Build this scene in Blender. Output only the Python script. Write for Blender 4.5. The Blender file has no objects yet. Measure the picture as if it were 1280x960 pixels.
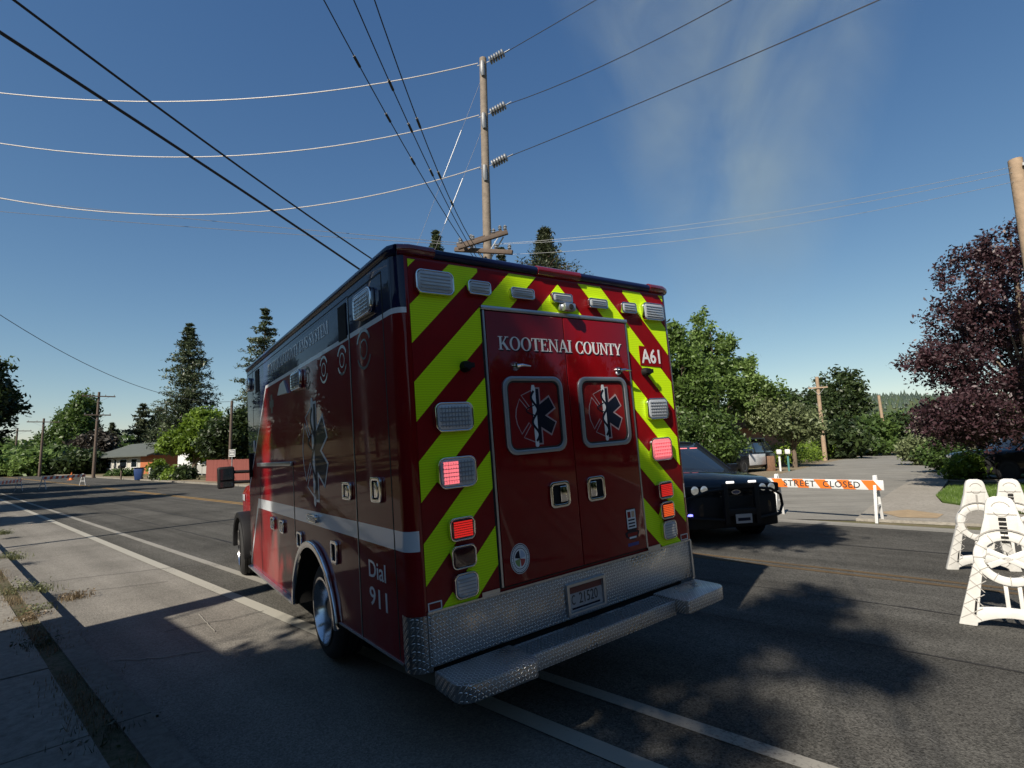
import bpy, bmesh, math, random
import numpy as np
from mathutils import Vector, Matrix
random.seed(7); RNG = np.random.default_rng(11)
SC = bpy.context.scene
COL = SC.collection
PI = math.pi
# ------------------------------------------------------------------ camera, sky, sun, exposure
F_PX, PITCH, ROLL, EYE = 660.03, 0.1252, 0.0289, 1.6756
_r = Vector((1, 0, 0)); _f = Vector((0, math.cos(PITCH), math.sin(PITCH))); _u = Vector((0, -math.sin(PITCH), math.cos(PITCH)))
_R = _r * math.cos(ROLL) - _u * math.sin(ROLL); _U = _r * math.sin(ROLL) + _u * math.cos(ROLL)
cam_d = bpy.data.cameras.new('camera'); cam = bpy.data.objects.new('camera', cam_d); COL.objects.link(cam)
cam_d.sensor_width = 36; cam_d.lens = 36 * F_PX / 1280; cam_d.clip_start = 0.05; cam_d.clip_end = 6000
m = Matrix((_R, _U, -_f)).transposed().to_4x4(); m.translation = (0, 0, EYE); cam.matrix_world = m
SC.camera = cam
SUN_AZ, SUN_EL = math.radians(214), math.radians(38.7)      # azimuth clockwise from +Y
SUNV = Vector((math.sin(SUN_AZ) * math.cos(SUN_EL), math.cos(SUN_AZ) * math.cos(SUN_EL), math.sin(SUN_EL)))
W = bpy.data.worlds.new('World'); SC.world = W; W.use_nodes = True
wn = W.node_tree.nodes; wl = W.node_tree.links
sky = wn.new('ShaderNodeTexSky'); sky.sky_type = 'NISHITA'; sky.sun_disc = False
sky.sun_elevation = SUN_EL; sky.sun_rotation = SUN_AZ; sky.altitude = 600; sky.air_density = 1.0; sky.dust_density = 0.25; sky.ozone_density = 3.0
# the camera's rendering of the blue: one tone curve per channel on the whole sky
SKS = 0.050; sp_ = wn.new('ShaderNodeSeparateColor'); cb_ = wn.new('ShaderNodeCombineColor'); wl.new(sky.outputs[0], sp_.inputs[0])
for i_, (ga_, k_) in enumerate(((1.16, 1.72), (.96, 1.30), (.70, .98))):
    p_ = wn.new('ShaderNodeMath'); p_.operation = 'POWER'; q_ = wn.new('ShaderNodeMath'); q_.operation = 'MULTIPLY'
    wl.new(sp_.outputs[i_], p_.inputs[0]); p_.inputs[1].default_value = ga_; wl.new(p_.outputs[0], q_.inputs[0]); q_.inputs[1].default_value = k_ * .078 ** (ga_ - 1); wl.new(q_.outputs[0], cb_.inputs[i_])
wl.new(cb_.outputs[0], wn['Background'].inputs[0]); wn['Background'].inputs[1].default_value = SKS
sd = bpy.data.lights.new('sun', 'SUN'); so = bpy.data.objects.new('sun', sd); COL.objects.link(so)
sd.energy = 5.0; sd.angle = math.radians(0.55); sd.color = (1.0, 0.91, 0.78)
so.rotation_euler = SUNV.to_track_quat('Z', 'Y').to_euler()
SC.view_settings.view_transform = 'Standard'; SC.view_settings.look = 'None'
SC.view_settings.exposure = 0.64; SC.view_settings.gamma = 1

def at(px, py, Y):                                       # a pixel of the 1280x960 photograph -> the point on its ray at distance Y
    u2 = (px - 640) / F_PX; v2 = -(py - 480) / F_PX
    d = _f + _R * u2 + _U * v2
    return Vector((0, 0, EYE)) + d * (Y / d.y)
def gp(px, py):                                          # ... -> the point on the ground
    u2 = (px - 640) / F_PX; v2 = -(py - 480) / F_PX
    d = _f + _R * u2 + _U * v2
    return Vector((0, 0, EYE)) + d * (-EYE / d.z)
RD = Vector((-.743, .669, 0)); RN = Vector((.669, .743, 0))    # along the road / across it
def rs(t, s, z=0): return RD * t + RN * s + Vector((0, 0, z))
K = 1.0635

# ------------------------------------------------------------------ materials
MATS = {}
def mat(name, color, rough=.6, metal=0., coat=0., bump=0., bscale=40., var=0., vscale=6., spec=.5, emit=None, estr=0., alpha=1., trans=0., coat_r=.03):
    if name in MATS: return MATS[name]
    M = bpy.data.materials.new(name); M.use_nodes = True; n = M.node_tree.nodes; l = M.node_tree.links
    b = n['Principled BSDF']; b.inputs['Base Color'].default_value = (*color, 1)
    b.inputs['Roughness'].default_value = rough; b.inputs['Metallic'].default_value = metal
    b.inputs['Coat Weight'].default_value = coat; b.inputs['Coat Roughness'].default_value = coat_r
    b.inputs['Specular IOR Level'].default_value = spec
    if trans: b.inputs['Transmission Weight'].default_value = trans
    if emit: b.inputs['Emission Color'].default_value = (*emit, 1); b.inputs['Emission Strength'].default_value = estr
    tc = n.new('ShaderNodeTexCoord')
    if bump:
        t = n.new('ShaderNodeTexNoise'); t.inputs['Scale'].default_value = bscale; t.inputs['Detail'].default_value = 6
        l.new(tc.outputs['Object'], t.inputs['Vector'])
        bp = n.new('ShaderNodeBump'); bp.inputs['Strength'].default_value = bump; bp.inputs['Distance'].default_value = .02
        l.new(t.outputs[0], bp.inputs['Height']); l.new(bp.outputs[0], b.inputs['Normal'])
    if var:
        t = n.new('ShaderNodeTexNoise'); t.inputs['Scale'].default_value = vscale; t.inputs['Detail'].default_value = 8; t.inputs['Roughness'].default_value = .65
        l.new(tc.outputs['Object'], t.inputs['Vector'])
        mp = n.new('ShaderNodeMapRange'); mp.inputs[1].default_value = .3; mp.inputs[2].default_value = .7
        mp.inputs[3].default_value = 1 - var; mp.inputs[4].default_value = 1 + var
        l.new(t.outputs[0], mp.inputs[0])
        mx = n.new('ShaderNodeVectorMath'); mx.operation = 'SCALE'; mx.inputs[0].default_value = color
        l.new(mp.outputs[0], mx.inputs['Scale']); l.new(mx.outputs[0], b.inputs['Base Color'])
    MATS[name] = M; return M

def leaf_mat(name, c1, c2, tl=.3, vs=.35):
    M = bpy.data.materials.new(name); M.use_nodes = True; n = M.node_tree.nodes; l = M.node_tree.links
    for x in list(n): n.remove(x)
    o = n.new('ShaderNodeOutputMaterial'); g = n.new('ShaderNodeNewGeometry'); tc = n.new('ShaderNodeTexCoord')
    nz = n.new('ShaderNodeTexNoise'); nz.inputs['Scale'].default_value = vs; nz.inputs['Detail'].default_value = 3; l.new(tc.outputs['Object'], nz.inputs['Vector'])
    ad = n.new('ShaderNodeMath'); ad.operation = 'MULTIPLY_ADD'; l.new(g.outputs['Random Per Island'], ad.inputs[0]); ad.inputs[1].default_value = .75; 
    sb = n.new('ShaderNodeMath'); sb.operation = 'MULTIPLY_ADD'; l.new(nz.outputs[0], sb.inputs[0]); sb.inputs[1].default_value = 1.4; sb.inputs[2].default_value = -.58
    l.new(sb.outputs[0], ad.inputs[2])
    r = n.new('ShaderNodeValToRGB'); r.color_ramp.elements[0].color = (*c1, 1); r.color_ramp.elements[1].color = (*c2, 1)
    l.new(ad.outputs[0], r.inputs[0])
    b = n.new('ShaderNodeBsdfPrincipled'); b.inputs['Roughness'].default_value = .5; l.new(r.outputs[0], b.inputs['Base Color'])
    t = n.new('ShaderNodeBsdfTranslucent'); l.new(r.outputs[0], t.inputs[0])
    mx = n.new('ShaderNodeMixShader'); mx.inputs[0].default_value = tl; l.new(b.outputs[0], mx.inputs[1]); l.new(t.outputs[0], mx.inputs[2]); l.new(mx.outputs[0], o.inputs[0])
    MATS[name] = M; return M

def nodes_of(M): return M.node_tree.nodes, M.node_tree.links, M.node_tree.nodes['Principled BSDF']
def asphalt(name, base, spk=.5, patch=.25, bump=.35, tar=False):
    M = bpy.data.materials.new(name); M.use_nodes = True; n, l, b = nodes_of(M)
    tc = n.new('ShaderNodeTexCoord')
    v = n.new('ShaderNodeTexVoronoi'); v.inputs['Scale'].default_value = 95; l.new(tc.outputs['Object'], v.inputs['Vector'])
    f = n.new('ShaderNodeTexNoise'); f.inputs['Scale'].default_value = 260; f.inputs['Detail'].default_value = 3; l.new(tc.outputs['Object'], f.inputs['Vector'])
    g = n.new('ShaderNodeTexNoise'); g.inputs['Scale'].default_value = .55; g.inputs['Detail'].default_value = 7; g.inputs['Roughness'].default_value = .7; l.new(tc.outputs['Object'], g.inputs['Vector'])
    # streaks that run along the road: object x is along the road
    mp = n.new('ShaderNodeMapping'); mp.inputs['Scale'].default_value = (.05, 1.7, 1); l.new(tc.outputs['Object'], mp.inputs[0])
    s = n.new('ShaderNodeTexNoise'); s.inputs['Scale'].default_value = 1.4; s.inputs['Detail'].default_value = 5; l.new(mp.outputs[0], s.inputs['Vector'])
    def mr(inp, lo, hi, a=.3, c=.7):
        q = n.new('ShaderNodeMapRange'); q.inputs[1].default_value = a; q.inputs[2].default_value = c; q.inputs[3].default_value = lo; q.inputs[4].default_value = hi; l.new(inp, q.inputs[0]); return q.outputs[0]
    def mul(a, c):
        q = n.new('ShaderNodeMath'); q.operation = 'MULTIPLY'; l.new(a, q.inputs[0]); l.new(c, q.inputs[1]); return q.outputs[0]
    k = mul(mul(mr(v.outputs['Color'], 1 - spk, 1 + spk, 0, 1), mr(f.outputs[0], 1 - spk * .6, 1 + spk * .6)), mul(mr(g.outputs[0], 1 - patch, 1 + patch), mr(s.outputs[0], 1 - patch * .8, 1 + patch * .8)))
    sc = n.new('ShaderNodeVectorMath'); sc.operation = 'SCALE'; sc.inputs[0].default_value = base; l.new(k, sc.inputs['Scale']); l.new(sc.outputs[0], b.inputs['Base Color'])
    b.inputs['Roughness'].default_value = .95; b.inputs['Specular IOR Level'].default_value = .06
    bp = n.new('ShaderNodeBump'); bp.inputs['Strength'].default_value = bump; bp.inputs['Distance'].default_value = .006; l.new(v.outputs['Distance'], bp.inputs['Height']); l.new(bp.outputs[0], b.inputs['Normal'])
    MATS[name] = M; return M
def paint_mark(name, base, wear=.5):
    M = bpy.data.materials.new(name); M.use_nodes = True; n, l, b = nodes_of(M)
    tc = n.new('ShaderNodeTexCoord'); f = n.new('ShaderNodeTexNoise'); f.inputs['Scale'].default_value = 38; f.inputs['Detail'].default_value = 8; f.inputs['Roughness'].default_value = .75; l.new(tc.outputs['Object'], f.inputs['Vector'])
    g = n.new('ShaderNodeTexNoise'); g.inputs['Scale'].default_value = 1.1; g.inputs['Detail'].default_value = 4; l.new(tc.outputs['Object'], g.inputs['Vector'])
    a = n.new('ShaderNodeMath'); a.operation = 'MULTIPLY_ADD'; l.new(g.outputs[0], a.inputs[0]); a.inputs[1].default_value = .55; l.new(f.outputs[0], a.inputs[2])
    r = n.new('ShaderNodeValToRGB'); r.color_ramp.elements[0].position = .30 + .35 * wear; r.color_ramp.elements[1].position = .50 + .40 * wear
    r.color_ramp.elements[0].color = (.055, .052, .048, 1); r.color_ramp.elements[1].color = (*base, 1)
    l.new(a.outputs[0], r.inputs[0]); l.new(r.outputs[0], b.inputs['Base Color']); b.inputs['Roughness'].default_value = .9; b.inputs['Specular IOR Level'].default_value = .08
    MATS[name] = M; return M
def diamond_mat(name, tint=.62, rough=.28):
    # aluminium tread plate: alternating slanted bars, in object space of the ambulance (x across, z up or y along)
    M = bpy.data.materials.new(name); M.use_nodes = True; n, l, b = nodes_of(M)
    tc = n.new('ShaderNodeTexCoord'); sep = n.new('ShaderNodeSeparateXYZ'); l.new(tc.outputs['Object'], sep.inputs[0])
    def math_(op, a, c=None, d=None):
        q = n.new('ShaderNodeMath'); q.operation = op
        for i, w in enumerate((a, c, d)):
            if w is None: continue
            if isinstance(w, (int, float)): q.inputs[i].default_value = w
            else: l.new(w, q.inputs[i])
        return q.outputs[0]
    yz = math_('ADD', sep.outputs[1], sep.outputs[2])
    cell = .021
    X = math_('DIVIDE', sep.outputs[0], cell); Z = math_('DIVIDE', yz, cell)
    fx = math_('SUBTRACT', math_('FRACT', X), .5); fz = math_('SUBTRACT', math_('FRACT', Z), .5)
    par = math_('MODULO', math_('ABSOLUTE', math_('ADD', math_('FLOOR', X), math_('FLOOR', Z))), 2)
    sg = math_('MULTIPLY_ADD', par, 2, -1)
    fz2 = math_('MULTIPLY', fz, sg)
    a = math_('ADD', fx, fz2); c = math_('SUBTRACT', fx, fz2)
    e = math_('ADD', math_('POWER', math_('DIVIDE', a, .78), 2), math_('POWER', math_('DIVIDE', c, .24), 2))
    h = math_('MAXIMUM', math_('SUBTRACT', 1, e), 0)
    bp = n.new('ShaderNodeBump'); bp.inputs['Strength'].default_value = 1; bp.inputs['Distance'].default_value = .003; l.new(h, bp.inputs['Height']); l.new(bp.outputs[0], b.inputs['Normal'])
    nz = n.new('ShaderNodeTexNoise'); nz.inputs['Scale'].default_value = 5; nz.inputs['Detail'].default_value = 6; l.new(tc.outputs['Object'], nz.inputs[0])
    rr = n.new('ShaderNodeMapRange'); rr.inputs[3].default_value = rough - .06; rr.inputs[1].default_value = .35; rr.inputs[2].default_value = .68; rr.inputs[4].default_value = rough + .30; l.new(nz.outputs[0], rr.inputs[0]); l.new(rr.outputs[0], b.inputs['Roughness'])
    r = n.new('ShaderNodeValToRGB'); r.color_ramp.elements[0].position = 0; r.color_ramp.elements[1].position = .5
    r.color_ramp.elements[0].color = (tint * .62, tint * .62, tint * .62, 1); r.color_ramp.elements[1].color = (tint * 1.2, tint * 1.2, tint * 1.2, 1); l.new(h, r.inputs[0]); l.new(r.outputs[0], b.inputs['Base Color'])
    b.inputs['Metallic'].default_value = .9
    MATS[name] = M; return M
def ground_mat(name, c1, c2, c3, s1=.25, s2=9):
    M = bpy.data.materials.new(name); M.use_nodes = True; n, l, b = nodes_of(M)
    tc = n.new('ShaderNodeTexCoord'); a = n.new('ShaderNodeTexNoise'); a.inputs['Scale'].default_value = s1; a.inputs['Detail'].default_value = 8; a.inputs['Roughness'].default_value = .65; l.new(tc.outputs['Object'], a.inputs[0])
    c = n.new('ShaderNodeTexNoise'); c.inputs['Scale'].default_value = s2; c.inputs['Detail'].default_value = 8; c.inputs['Roughness'].default_value = .75; l.new(tc.outputs['Object'], c.inputs[0])
    r = n.new('ShaderNodeValToRGB'); e = r.color_ramp.elements; e[0].position = .38; e[1].position = .62; e[0].color = (*c1, 1); e[1].color = (*c2, 1); l.new(a.outputs[0], r.inputs[0])
    r2 = n.new('ShaderNodeMapRange'); r2.inputs[1].default_value = .42; r2.inputs[2].default_value = .66; l.new(c.outputs[0], r2.inputs[0])
    mx = n.new('ShaderNodeMix'); mx.data_type = 'RGBA'; l.new(r2.outputs[0], mx.inputs[0]); l.new(r.outputs[0], mx.inputs[6]); mx.inputs[7].default_value = (*c3, 1); l.new(mx.outputs[2], b.inputs['Base Color'])
    b.inputs['Roughness'].default_value = .95; b.inputs['Specular IOR Level'].default_value = .06
    bp = n.new('ShaderNodeBump'); bp.inputs['Strength'].default_value = .5; bp.inputs['Distance'].default_value = .03; l.new(c.outputs[0], bp.inputs['Height']); l.new(bp.outputs[0], b.inputs['Normal'])
    MATS[name] = M; return M

# ------------------------------------------------------------------ mesh helpers
class MB:
    def __init__(s): s.v = []; s.f = []; s.m = []
    def add(s, vs, fs, mi=0, M=None):
        o = len(s.v)
        for v in vs:
            v = Vector(v); s.v.append(M @ v if M else v)
        for f in fs: s.f.append([i + o for i in f]); s.m.append(mi)
        return s
    def box(s, x0, x1, y0, y1, z0, z1, mi=0, M=None):
        return s.add([(x0,y0,z0),(x1,y0,z0),(x1,y1,z0),(x0,y1,z0),(x0,y0,z1),(x1,y0,z1),(x1,y1,z1),(x0,y1,z1)],
                     [(0,3,2,1),(4,5,6,7),(0,1,5,4),(1,2,6,5),(2,3,7,6),(3,0,4,7)], mi, M)
    def beam(s, a, b, w, h, mi=0, up=(0, 0, 1)):
        a = Vector(a); b = Vector(b); d = (b - a); L = d.length; d.normalize(); up = Vector(up)
        if abs(d.dot(up)) > .98: up = Vector((0, 1, 0))
        x = d.cross(up).normalized(); z = x.cross(d)
        M = Matrix((x, d, z)).transposed().to_4x4(); M.translation = a
        return s.box(-w/2, w/2, 0, L, -h/2, h/2, mi, M)
    def prism(s, pts, ax, d0, d1, mi=0, M=None):           # polygon pts in the plane normal to axis ax, from d0 to d1
        def P(p, d): return {'x': (d, p[0], p[1]), 'y': (p[0], d, p[1]), 'z': (p[0], p[1], d)}[ax]
        n = len(pts); vs = [P(p, d0) for p in pts] + [P(p, d1) for p in pts]
        return s.add(vs, [tuple(range(n)), tuple(range(2*n-1, n-1, -1))] + [(i, (i+1) % n, n + (i+1) % n, n + i) for i in range(n)], mi, M)
    def ring(s, A, B, ax, d0, d1, mi=0, M=None, closed=True):
        def P(p, d): return {'x': (d, p[0], p[1]), 'y': (p[0], d, p[1]), 'z': (p[0], p[1], d)}[ax]
        n = len(A); vs = [P(p, d0) for p in A] + [P(p, d0) for p in B] + [P(p, d1) for p in A] + [P(p, d1) for p in B]; fs = []
        for i in range(n if closed else n - 1):
            j = (i + 1) % n
            fs += [(i, j, n+j, n+i), (2*n+i, 3*n+i, 3*n+j, 2*n+j), (i, 2*n+i, 2*n+j, j), (n+i, n+j, 3*n+j, 3*n+i)]
        if not closed: fs += [(0, n, 3*n, 2*n), (n-1, 3*n-1, 4*n-1, 2*n-1)]
        return s.add(vs, fs, mi, M)
    def ribbon(s, pts, w, ax, d0, d1, mi=0, M=None):
        A = []; B = []; n = len(pts)
        for i in range(n):
            a = Vector(pts[max(i-1, 0)]); c = Vector(pts[min(i+1, n-1)]); d = (c - a)
            d = d.normalized() if d.length > 1e-9 else Vector((1, 0)); q = Vector((-d.y, d.x)) * w / 2; p = Vector(pts[i])
            A.append(tuple(p + q)); B.append(tuple(p - q))
        return s.ring(A, B, ax, d0, d1, mi, M, closed=False)
    def tube(s, path, r, n=8, mi=0, cap=True, M=None):
        path = [Vector(p) for p in path]; N = len(path); rr = r if isinstance(r, (list, tuple)) else [r] * N
        vs = []; prev = None
        for i, p in enumerate(path):
            d = (path[min(i+1, N-1)] - path[max(i-1, 0)]).normalized()
            if prev is None: u = d.orthogonal().normalized()
            else: u = (prev - d * prev.dot(d)).normalized()
            prev = u; w = d.cross(u)
            for k in range(n): a = 2*PI*k/n; vs.append(p + (u * math.cos(a) + w * math.sin(a)) * rr[i])
        fs = [(i*n+k, i*n+(k+1) % n, (i+1)*n+(k+1) % n, (i+1)*n+k) for i in range(N-1) for k in range(n)]
        if cap: fs += [tuple(range(n-1, -1, -1)), tuple(range((N-1)*n, N*n))]
        return s.add(vs, fs, mi, M)
    def lathe(s, prof, ax='x', n=24, c=(0, 0, 0), mi=0, M=None, cap=True):     # prof [(along, radius)]
        vs = []; N = len(prof); c = Vector(c)
        for a, r in prof:
            for k in range(n):
                t = 2*PI*k/n; p = {'x': (a, r*math.cos(t), r*math.sin(t)), 'y': (r*math.cos(t), a, r*math.sin(t)), 'z': (r*math.cos(t), r*math.sin(t), a)}[ax]; vs.append(c + Vector(p))
        fs = [(i*n+k, i*n+(k+1) % n, (i+1)*n+(k+1) % n, (i+1)*n+k) for i in range(N-1) for k in range(n)]
        if cap: fs += [tuple(range(n-1, -1, -1)), tuple(range((N-1)*n, N*n))]
        return s.add(vs, fs, mi, M)
    def build(s, name, mats, parent=None, smooth=False, bev=0, bseg=2, ang=35, label=None):
        me = bpy.data.meshes.new(name); me.from_pydata([tuple(v) for v in s.v], [], s.f)
        mats = mats if isinstance(mats, (list, tuple)) else [mats]
        for q in mats: me.materials.append(q)
        me.polygons.foreach_set('material_index', s.m)
        bm = bmesh.new(); bm.from_mesh(me)
        bmesh.ops.recalc_face_normals(bm, faces=bm.faces)
        if bev:
            es = [e for e in bm.edges if len(e.link_faces) == 2 and e.calc_face_angle(0) > .6]
            bmesh.ops.bevel(bm, geom=es, offset=bev, segments=bseg, profile=.5, affect='EDGES', clamp_overlap=True)
        bm.to_mesh(me); bm.free()
        if smooth or bev:
            me.polygons.foreach_set('use_smooth', [True] * len(me.polygons)); me.set_sharp_from_angle(angle=math.radians(ang))
        o = bpy.data.objects.new(name, me); COL.objects.link(o)
        if parent: o.parent = parent
        if label: o['label'] = label
        return o
def raw(name, verts, faces, mats, parent=None, smooth=False):       # fast numpy mesh: faces (n,k)
    me = bpy.data.meshes.new(name); faces = np.asarray(faces, np.int32); nf, k = faces.shape
    me.vertices.add(len(verts)); me.vertices.foreach_set('co', np.asarray(verts, np.float32).ravel())
    me.loops.add(nf * k); me.loops.foreach_set('vertex_index', faces.ravel())
    me.polygons.add(nf); me.polygons.foreach_set('loop_start', np.arange(0, nf * k, k, dtype=np.int32))
    me.update(calc_edges=True); me.materials.append(mats)
    o = bpy.data.objects.new(name, me); COL.objects.link(o)
    if parent: o.parent = parent
    return o
def rrect(cx, cy, w, h, r, seg=5):
    P = []
    for sx, sy, a0 in ((1, 1, 0), (-1, 1, 90), (-1, -1, 180), (1, -1, 270)):
        for i in range(seg + 1):
            a = math.radians(a0 + 90 * i / seg); P.append((cx + sx*(w/2-r) + r*math.cos(a), cy + sy*(h/2-r) + r*math.sin(a)))
    return P
def circ(cx, cy, r, n=24, ry=None): return [(cx + r*math.cos(2*PI*i/n), cy + (ry or r)*math.sin(2*PI*i/n)) for i in range(n)]
def arc(cx, cy, r, a0, a1, n=12): return [(cx + r*math.cos(math.radians(a0+(a1-a0)*i/n)), cy + r*math.sin(math.radians(a0+(a1-a0)*i/n))) for i in range(n+1)]
def thing(name, label, cat, loc=(0, 0, 0), rz=0, group=None):
    o = bpy.data.objects.new(name, None); COL.objects.link(o); o.location = loc; o.rotation_euler = (0, 0, rz)
    o['label'] = label; o['category'] = cat
    if group: o['group'] = group
    return o
def tag(o, label, cat, group=None, kind=None):
    o['label'] = label; o['category'] = cat
    if group: o['group'] = group
    if kind: o['kind'] = kind
    return o
def struct(o): o['kind'] = 'structure'; return o
def copy_tree(o, parent=None):
    c = o.copy(); COL.objects.link(c); c.parent = parent
    for ch in [x for x in o.children]: copy_tree(ch, c)
    return c
def text_obj(name, txt, w, h, M, mt, parent, ext=.0015, shear=0, sp=1.0, label=None, bold=0.):
    cu = bpy.data.curves.new(name, 'FONT'); cu.body = txt; cu.extrude = .05; cu.space_character = sp; cu.shear = shear; cu.offset = bold; cu.resolution_u = 3
    t = bpy.data.objects.new('tmp', cu); COL.objects.link(t); dg = bpy.context.evaluated_depsgraph_get(); dg.update()
    me = bpy.data.meshes.new_from_object(t.evaluated_get(dg)); bpy.data.objects.remove(t)
    co = np.zeros(len(me.vertices) * 3); me.vertices.foreach_get('co', co); co = co.reshape(-1, 3)
    lo = co.min(0); hi = co.max(0)
    co = (co - lo) / (hi - lo); co[:, 0] = (co[:, 0] - .5) * w; co[:, 1] = (co[:, 1] - .5) * h; co[:, 2] *= ext
    me.vertices.foreach_set('co', co.ravel()); me.transform(M); me.materials.clear(); me.materials.append(mt); me.name = name
    o = bpy.data.objects.new(name, me); COL.objects.link(o); o.parent = parent
    if label: o['label'] = label
    return o
REAR = Matrix(((1, 0, 0, 0), (0, 0, -1, 0), (0, 1, 0, 0), (0, 0, 0, 1)))      # text x -> u, y -> z, thickness -> -v
LEFT = Matrix(((0, 0, -1, 0), (-1, 0, 0, 0), (0, 1, 0, 0), (0, 0, 0, 1)))      # text x -> -v, y -> z, thickness -> -u
def T(M, x, y, z): return Matrix.Translation((x, y, z)) @ M

# serif capitals drawn as thick and thin strokes; unit cap height
def glyph(ch):
    TK, TN, SF = .17, .075, .055; S = []
    def bx(a, b, c, d): S.append([(a, b), (c, b), (c, d), (a, d)])
    def sf(cx, y, w=.36):
        S.append([(cx-w/2, y), (cx+w/2, y), (cx+w/2, y+SF), (cx-w/2, y+SF)])
    def stem(x, w=TK, top=True, bot=True, sw=None):
        bx(x, 0, x+w, 1)
        if bot: sf(x+w/2, 0, sw or w*2.1)
        if top: sf(x+w/2, 1-SF, sw or w*2.1)
    R = []
    if ch == 'K': stem(.1); S.append([(.24, .40), (.33, .40), (.74, 1), (.64, 1)]); S.append([(.32, .50), (.46, .62), (.86, 0), (.66, 0)]); sf(.70, 1-SF, .3); sf(.77, 0, .32); wd = .92
    elif ch == 'O': R.append(('ring', .46, .5, .44, .525, .27, .465)); wd = .94
    elif ch == 'C': R.append(('arc', .48, .5, .44, .525, .27, .465, 42, 318)); bx(.76, .70, .81, 1.0); bx(.76, .0, .81, .28); wd = .88
    elif ch == 'T': bx(.30, 0, .30+TK, 1); sf(.385, 0, .36); bx(.03, 1-.065, .74, 1); bx(.03, .76, .075, 1); bx(.695, .76, .74, 1); wd = .78
    elif ch == 'E': stem(.1); bx(.1, 1-.065, .66, 1); bx(.1, 0, .69, .065); bx(.2, .48, .5, .54); bx(.615, .78, .66, 1); bx(.645, 0, .69, .25); bx(.465, .40, .50, .62); wd = .74
    elif ch == 'N': bx(.13, 0, .13+TN, 1); sf(.167, 0, .28); S.append([(.06, 1), (.26, 1), (.84, -.02), (.76, -.02)]); bx(.765, 0, .765+TN, 1); sf(.80, 1-SF, .28); sf(.12, 1-SF, .2); wd = .96
    elif ch == 'A': S.append([(.08, 0), (.155, 0), (.47, 1.02), (.40, 1.02)]); S.append([(.36, 1.02), (.50, 1.02), (.86, 0), (.67, 0)]); bx(.22, .30, .66, .36); sf(.12, 0, .28); sf(.77, 0, .34); wd = .90
    elif ch == 'I': stem(.1); wd = .38
    elif ch == 'U': bx(.12, .3, .12+TK, 1); sf(.205, 1-SF, .36); bx(.73, .3, .73+TN, 1); sf(.768, 1-SF, .28); R.append(('arcU',)); wd = .92
    elif ch == 'Y': bx(.34, 0, .34+TK, .46); sf(.425, 0, .36); S.append([(.02, 1), (.21, 1), (.51, .42), (.34, .42)]); S.append([(.42, .42), (.50, .42), (.83, 1), (.75, 1)]); sf(.12, 1-SF, .32); sf(.78, 1-SF, .26); wd = .86
    elif ch == 'M': bx(.12, 0, .12+TN, 1); sf(.157, 0, .26); S.append([(.07, 1), (.25, 1), (.60, .05), (.52, .05)]); S.append([(.52, .05), (.58, .05), (.92, 1), (.84, 1)]); bx(.84, 0, .84+TK, 1); sf(.925, 0, .34); sf(.95, 1-SF, .28); wd = 1.12
    elif ch == 'S': R.append(('S',)); bx(.60, .72, .645, 1.0); bx(.07, 0, .115, .28); wd = .72
    else: wd = .34
    return S, R, wd
def serif(name, txt, w, h, M, mt, parent, ext=.002, mt2=None, off=(0, 0)):
    b = MB(); x = 0; k = 0; tot = sum(glyph(c)[2] for c in txt); sx = w / tot
    def put(pts):
        nonlocal k
        k += 1; b.prism([((px) * sx - w/2, (py - .5) * h) for px, py in pts], 'z', 0, ext + (k % 7) * .00012)
    for c in txt:
        S, R, wd = glyph(c)
        for p in S: put([(x + px, py) for px, py in p])
        for r in R:
            k += 1; e = ext + (k % 7) * .00012 + .00006
            def sc(L): return [((x + px) * sx - w/2, (py - .5) * h) for px, py in L]
            if r[0] == 'ring': b.ring(sc(circ(r[1], r[2], r[3], 28, r[4])), sc(circ(r[1], r[2], r[5], 28, r[6])), 'z', 0, e)
            elif r[0] == 'arc':
                A = [(r[1] + r[3]*math.cos(math.radians(a)), r[2] + r[4]*math.sin(math.radians(a))) for a in np.linspace(r[7], r[8], 24)]
                B = [(r[1] + r[5]*math.cos(math.radians(a)), r[2] + r[6]*math.sin(math.radians(a))) for a in np.linspace(r[7], r[8], 24)]
                b.ring(sc(A), sc(B), 'z', 0, e, closed=False)
            elif r[0] == 'arcU':
                A = [(.4625 + .3425*math.cos(math.radians(a)), .32 + .34*math.sin(math.radians(a))) for a in np.linspace(180, 360, 16)]
                B = [(.51 + .22*math.cos(math.radians(a)), .32 + .25*math.sin(math.radians(a))) for a in np.linspace(180, 360, 16)]
                b.ring(sc(A), sc(B), 'z', 0, e, closed=False)
            elif r[0] == 'S':
                pts = [(.62, .80), (.52, .94), (.36, .98), (.20, .92), (.13, .77), (.20, .63), (.36, .53), (.53, .42), (.60, .26), (.53, .10), (.36, .03), (.19, .07), (.10, .22)]
                ws = [.05, .06, .07, .10, .15, .17, .18, .18, .16, .11, .07, .06, .05]; A = []; B = []
                for i, p in enumerate(pts):
                    q = Vector(pts[min(i+1, 12)]) - Vector(pts[max(i-1, 0)]); q.normalize(); o_ = Vector((-q.y, q.x)) * ws[i] / 2; A.append((p[0]+o_.x, p[1]+o_.y)); B.append((p[0]-o_.x, p[1]-o_.y))
                b.ring(sc(A), sc(B), 'z', 0, e, closed=False)
        x += wd
    if mt2:
        s = MB(); s.v = [M @ Vector((v.x + off[0], v.y + off[1], v.z * .5)) for v in b.v]; s.f = b.f; s.m = b.m; s.build(name + '_shadow', mt2, parent)
    b.v = [M @ v for v in b.v]
    return b.build(name, mt, parent)

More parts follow.
